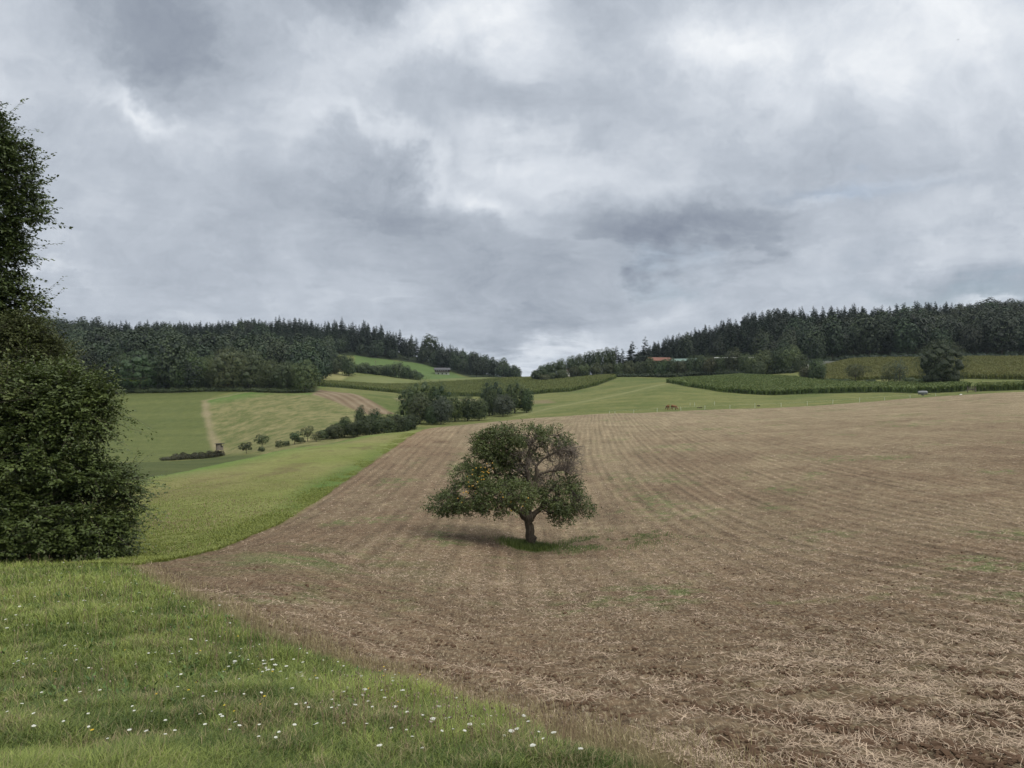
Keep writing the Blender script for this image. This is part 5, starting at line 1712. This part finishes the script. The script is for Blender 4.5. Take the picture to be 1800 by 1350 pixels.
# hunting stand
loc, rz = frame_at(386, 200.5, .25, 0)
r = empty('hunting_stand', loc, rz)
for sx in (-1, 1):
    for sy in (-1, 1):
        g = Geo(); tube(g, [(sx * .95, sy * .95, -.3), (sx * .62, sy * .62, 1.5)], [.07, .06], 5); g.obj('leg', [M_WOODD], r)
g = Geo(); boxg(g, -.72, .72, -.72, .72, 1.45, 1.55)
boxg(g, -.68, .68, -.68, -.63, 1.55, 2.1); boxg(g, -.68, .68, .63, .68, 1.55, 2.9); boxg(g, -.68, -.63, -.63, .63, 1.55, 2.3); boxg(g, .63, .68, -.63, .63, 1.55, 2.3)
boxg(g, -.68, -.58, -.68, -.58, 2.1, 2.85); boxg(g, .58, .68, -.68, -.58, 2.1, 2.85); boxg(g, -.58, .1, -.67, -.64, 2.1, 2.85)
g.obj('cabin', [M_WOODG], r)
g = Geo(); g.add([(-.95, -1.0, 3.0), (.95, -1.0, 3.0), (.95, .95, 2.8), (-.95, .95, 2.8), (-.95, -1.0, 3.1), (.95, -1.0, 3.1), (.95, .95, 2.9), (-.95, .95, 2.9)],
                 [(0, 3, 2, 1), (4, 5, 6, 7), (0, 1, 5, 4), (1, 2, 6, 5), (2, 3, 7, 6), (3, 0, 4, 7)])
g.obj('roof', [M_SLATE], r)
g = Geo()
for x in (-.2, .2): tube(g, [(x + .2, 1.7, -.2), (x + .2, .7, 1.5)], [.035, .035], 5)
for i in range(5): tube(g, [(0, 1.55 - .2 * i, .1 + .32 * i), (.4, 1.55 - .2 * i, .1 + .32 * i)], [.025, .025], 5)
g.obj('ladder', [M_WOODG], r)
r.scale = (1.1, 1.1, 1.1)
tag(r, 'small wooden hunting stand at the end of the bramble hedge', 'hunting stand')

# electric fence posts along the back of the ploughed field and by the maize
gp = Geo(); tube(gp, [(0, 0, -.15), (0, 0, .95)], [.045, .04], 6); boxg(gp, -.07, .07, -.03, .03, .0, .03)
me_p = gp.mesh('fence_post', [M_POST])
gw = Geo(); tube(gw, [(0, 0, -.2), (.02, 0, 1.15)], [.06, .05], 6)
me_w = gw.mesh('fence_post', [M_WOODG])
for i, (px, hs) in enumerate([(1071, 1), (1081, .8), (1114, 1), (1155, 1), (1197, 1.05), (1239, 1.1), (1283, .9), (1327, 1.25), (1373, 1), (1419, 1.1), (1464, 1.15), (1511, 1.2), (1555, .8), (1600, .8), (1645, .9)]):
    Yb = np.interp(px, [1050, 1100, 1300, 1500, 1640], [199, 202.5, 213.5, 214.5, 213.5]) + 1.2
    loc, rz = frame_at(px, Yb)
    o = link('fence_post', me_p); o.location = loc; o.scale = (1, 1, hs); o.rotation_euler = (rng.normal() * .05, rng.normal() * .05, 0)
    tag(o, 'white fence post, %s along the back edge of the ploughed field' % ORD[i].replace('leftmost', 'first from the left') if i == 0 else 'white fence post, %s from the left along the back edge of the plough' % ORD[i], 'fence post', 'white fence posts behind the ploughed field')
for i, px in enumerate([1684, 1700, 1715, 1732, 1747, 1762, 1776, 1791]):
    loc, rz = frame_at(px, 243 - (px - 1684) * .06)
    o = link('fence_post', me_w); o.location = loc; o.rotation_euler = (rng.normal() * .04, rng.normal() * .04, 0)
    tag(o, 'wooden fence post right of the large round tree, %s' % (ORD[i] + (' from the left' if i else ' of its row')), 'fence post', 'wooden fence posts by the round tree')
for i, px in enumerate([1213, 1221, 1256]):
    loc, rz = frame_at(px, 236)
    o = link('fence_post', me_p); o.location = loc
    tag(o, ['thin pale stake in the pasture right of the cows, leftmost of three', 'thin pale stake in the pasture right of the cows, middle of three', 'thin pale stake in the pasture right of the cows, rightmost of three'][i], 'fence post', 'pale stakes in the pasture')

# the fence tape between the white posts
g = Geo()
pts = []
for px in range(1071, 1646, 12):
    Yb = np.interp(px, [1050, 1100, 1300, 1500, 1640], [199, 202.5, 213.5, 214.5, 213.5]) + 1.2
    loc, _ = frame_at(px, Yb, 0, .82)
    pts.append(loc)
tube(g, pts, np.full(len(pts), .006), 3)
o = g.obj('fence_wire', [M_POST]); tag(o, 'thin fence wire strung between the white posts', 'wire')


# water tank trailer
loc, rz = frame_at(1622, 222, .12, 0)
r = empty('tank_trailer', loc, rz)
th = np.linspace(-1.5, 1.5, 13)
rad = .62 * np.sqrt(np.clip(1 - (np.abs(th) / 1.56) ** 8, .03, 1))
g = Geo(); tube(g, np.stack([th, 0 * th, 0 * th + 1.0], 1), rad, 18); g.obj('tank', [M_METAL], r, smooth=True)
g = Geo(); boxg(g, -1.4, 1.9, -.35, -.27, .34, .44); boxg(g, -1.4, 1.9, .27, .35, .34, .44); tube(g, [(1.9, -.3, .4), (2.6, 0, .4), (1.9, .3, .4)], [.04, .04, .04], 6)
g.obj('chassis', [M_RUB], r)
for sy in (-1, 1):
    g = Geo(); tube(g, [(0, sy * .62, .34), (0, sy * .84, .34)], [.34, .34], 16); w_ = g.obj('wheel', [M_RUB], r)
    g = Geo(); tube(g, [(0, sy * .845, .34), (0, sy * .87, .34)], [.17, .15], 10); g.obj('rim', [M_METAL], w_)
g = Geo(); tube(g, [(0, 0, 1.6), (0, 0, 1.72)], [.2, .2], 10); g.obj('hatch', [M_METAL], r)
r.scale = (.85, .85, .85)
tag(r, 'grey water tank trailer parked at the edge of the front maize field', 'trailer')

# wooden hay rack
loc, rz = frame_at(1708, 222, -.1, 0)
r = empty('hay_rack', loc, rz)
for sx in (-1, 1):
    for sy in (-1, 1):
        g = Geo(); boxg(g, sx * 1.0 - .06, sx * 1.0 + .06, sy * .5 - .06, sy * .5 + .06, -.2, 1.5); g.obj('leg', [M_WOODG], r)
g = Geo()
for i in range(9):
    x = -.9 + i * .225
    boxg(g, x - .035, x + .035, -.60, -.563, .5, 1.4)
boxg(g, -1.1, 1.1, -.56, -.50, .5, .6); boxg(g, -1.1, 1.1, -.56, -.50, 1.3, 1.4); boxg(g, -1.1, 1.1, .50, .56, .5, .9)
g.obj('rack', [M_WOODG], r)
g = Geo(); boxg(g, -1.25, 1.25, -.75, .75, 1.503, 1.58); g.obj('roof', [M_WOODD], r)
tag(r, 'weathered wooden hay rack where the narrow maize strip begins', 'hay rack')

iv, if_ = ico()
g = Geo(); g.add(iv * (1 + .3 * (rng.random((12, 1)) - .5)) * np.array([.36, .3, .22]), if_)
loc, _ = frame_at(1689, 208.5, 0, .08)
o = g.obj('boulder', [M_WHITE]); o.location = loc; tag(o, 'small white boulder at the plough edge left of the hay rack', 'stone')
for px, lab in ((1333, 'dark earth mound behind the fence right of the tallest white post'), (1231, 'low dark earth mound behind the fence right of the cows')):
    g = Geo()
    for q in range(7):
        g.add(iv * (1 + .4 * (rng.random((12, 1)) - .5)) * np.array([.24, .22, .16]) * rng.uniform(.6, 1.1) + np.array([rng.normal() * .28, rng.normal() * .2, .03]), if_)
    loc, _ = frame_at(px, 222)
    o = g.obj('earth_mound', [plain_mat('dark_earth', (.05, .035, .025), .95)]); o.location = loc; tag(o, lab, 'mound')


# ------------------------------------------------------------------ the two cows
M_COW = plain_mat('cow_coat', (.20, .105, .05), .8, .2, 0, 1.6, .45)


def cow(px, Yd, turn, label, sc, phase):
    loc, rz = frame_at(px, Yd)
    P_ = [(-.78, 0, 1.18), (-.35, 0, 1.12), (.15, 0, 1.08), (.62, 0, 1.12), (.98, 0, 1.02), (1.28, 0, .66), (1.48, 0, .38), (1.66, 0, .12),
          (-.86, 0, 1.22), (-.95, 0, .95), (-.95, .02, .55)]
    R_ = [(.26, .33), (.31, .40), (.33, .42), (.27, .36), (.19, .25), (.15, .19), (.13, .14), (.08, .08), (.06, .06), (.03, .03), (.045, .045)]
    E_ = [(0, 1), (1, 2), (2, 3), (3, 4), (4, 5), (5, 6), (6, 7), (0, 8), (8, 9), (9, 10)]
    def leg(root, pts, rads):
        prev = root
        for p, q in zip(pts, rads):
            P_.append(p); R_.append((q, q)); E_.append((prev, len(P_) - 1)); prev = len(P_) - 1
    for s in (-1, 1):
        d = .08 * s * phase
        leg(3, [(.66 + d, s * .22, .78), (.68 + d, s * .22, .44), (.66 + d, s * .22, .08), (.71 + d, s * .22, .03)], [.15, .095, .075, .08])
        leg(0, [(-.70 - d, s * .22, .86), (-.60 - d, s * .23, .62), (-.82 - d, s * .23, .42), (-.80 - d, s * .23, .08), (-.74 - d, s * .23, .03)], [.21, .13, .09, .075, .08])
    me = bpy.data.meshes.new('cow')
    me.from_pydata(P_, E_, [])
    o = link('cow', me)
    md = o.modifiers.new('skin', 'SKIN')
    for i, v in enumerate(me.skin_vertices[0].data):
        v.radius = R_[i]; v.use_root = (i == 1)
    md.use_smooth_shade = True
    sd = o.modifiers.new('sub', 'SUBSURF'); sd.levels = 1; sd.render_levels = 2
    me.materials.append(M_COW)
    o.location = loc; o.rotation_euler = (0, 0, rz + turn); o.scale = (sc, sc, sc)
    for s in (-1, 1):
        g = Geo()
        leaves(g, np.array([[1.30, s * .10, .66]]), np.array([[0, s * 1.0, .1]]), np.array([[.5, 0, 1.]]), .24, .14)
        g.obj('ear', [M_COW], o)
        g = Geo(); tube(g, [(1.26, s * .10, .76), (1.32, s * .22, .80), (1.40, s * .24, .88)], [.03, .022, .006], 5); g.obj('horn', [M_WHITE], o)
    tag(o, label, 'cow', 'cows grazing behind the fence')


cow(1173.5, 219, math.radians(112), 'brown cow grazing behind the fence, its head to the left', .95, 1)
cow(1184.5, 216, math.radians(-38), 'brown cow grazing behind the fence, its head to the right', .95, -1)


# ------------------------------------------------------------------ birds in the sky
def bird(px, py, D, sc, turn, label):
    x = (px - CX) / F * D; z = (CY - py) / F * D
    g = Geo()
    tube(g, [(-.20, 0, 0), (-.12, 0, 0), (0, 0, .01), (.12, 0, .02), (.19, 0, .02), (.24, 0, .01)], [.012, .03, .045, .035, .022, .004], 7)
    for s in (-1, 1):
        v = [(.08, s * .03, .02), (.10, s * .22, .09), (.02, s * .48, .05), (-.05, s * .24, .08), (-.07, s * .03, .02)]
        v = v + [(a, b, c - .008) for a, b, c in v]
        g.add(v, [(0, 1, 3, 4), (5, 9, 8, 6), (0, 5, 6, 1), (4, 3, 8, 9)]); g.add(v, [(1, 2, 3), (6, 8, 7), (1, 6, 7), (1, 7, 2), (2, 7, 8), (2, 8, 3)])
    g.add([(-.18, -.02, .0), (-.18, .02, .0), (-.30, .05, .0), (-.30, -.05, .0)], [(0, 1, 2, 3)])
    o = g.obj('bird', [plain_mat('dark_feathers', (.03, .03, .035), .8)])
    o.location = (x, D, z); o.rotation_euler = (.2, -.1, turn); o.scale = (sc, sc, sc)
    tag(o, label, 'bird', 'birds in the sky')


bird(1684, 70, 150, .8, .4, 'tiny dark bird flying high in the upper right sky')
bird(1118, 447, 190, .6, 2.2, 'tiny dark bird against the dark cloud low over the gap')

# ------------------------------------------------------------------ the air
hz = bpy.data.materials.new('air')
hz.use_nodes = True
k = NT(hz.node_tree)
pv = k.n('ShaderNodeVolumePrincipled', {'Color': (.72, .84, 1.0, 1), 'Density': 0.00005, 'Anisotropy': 0.0})
k.n('ShaderNodeOutputMaterial', {'Volume': pv.outputs[0]})
g = Geo(); boxg(g, -5200, 5200, -5200, 5200, -260, 130)
o = g.obj('haze', [hz]); tag(o, 'thin haze filling the air over the whole valley', 'haze', None, 'stuff')
print('objects', len(bpy.data.objects))
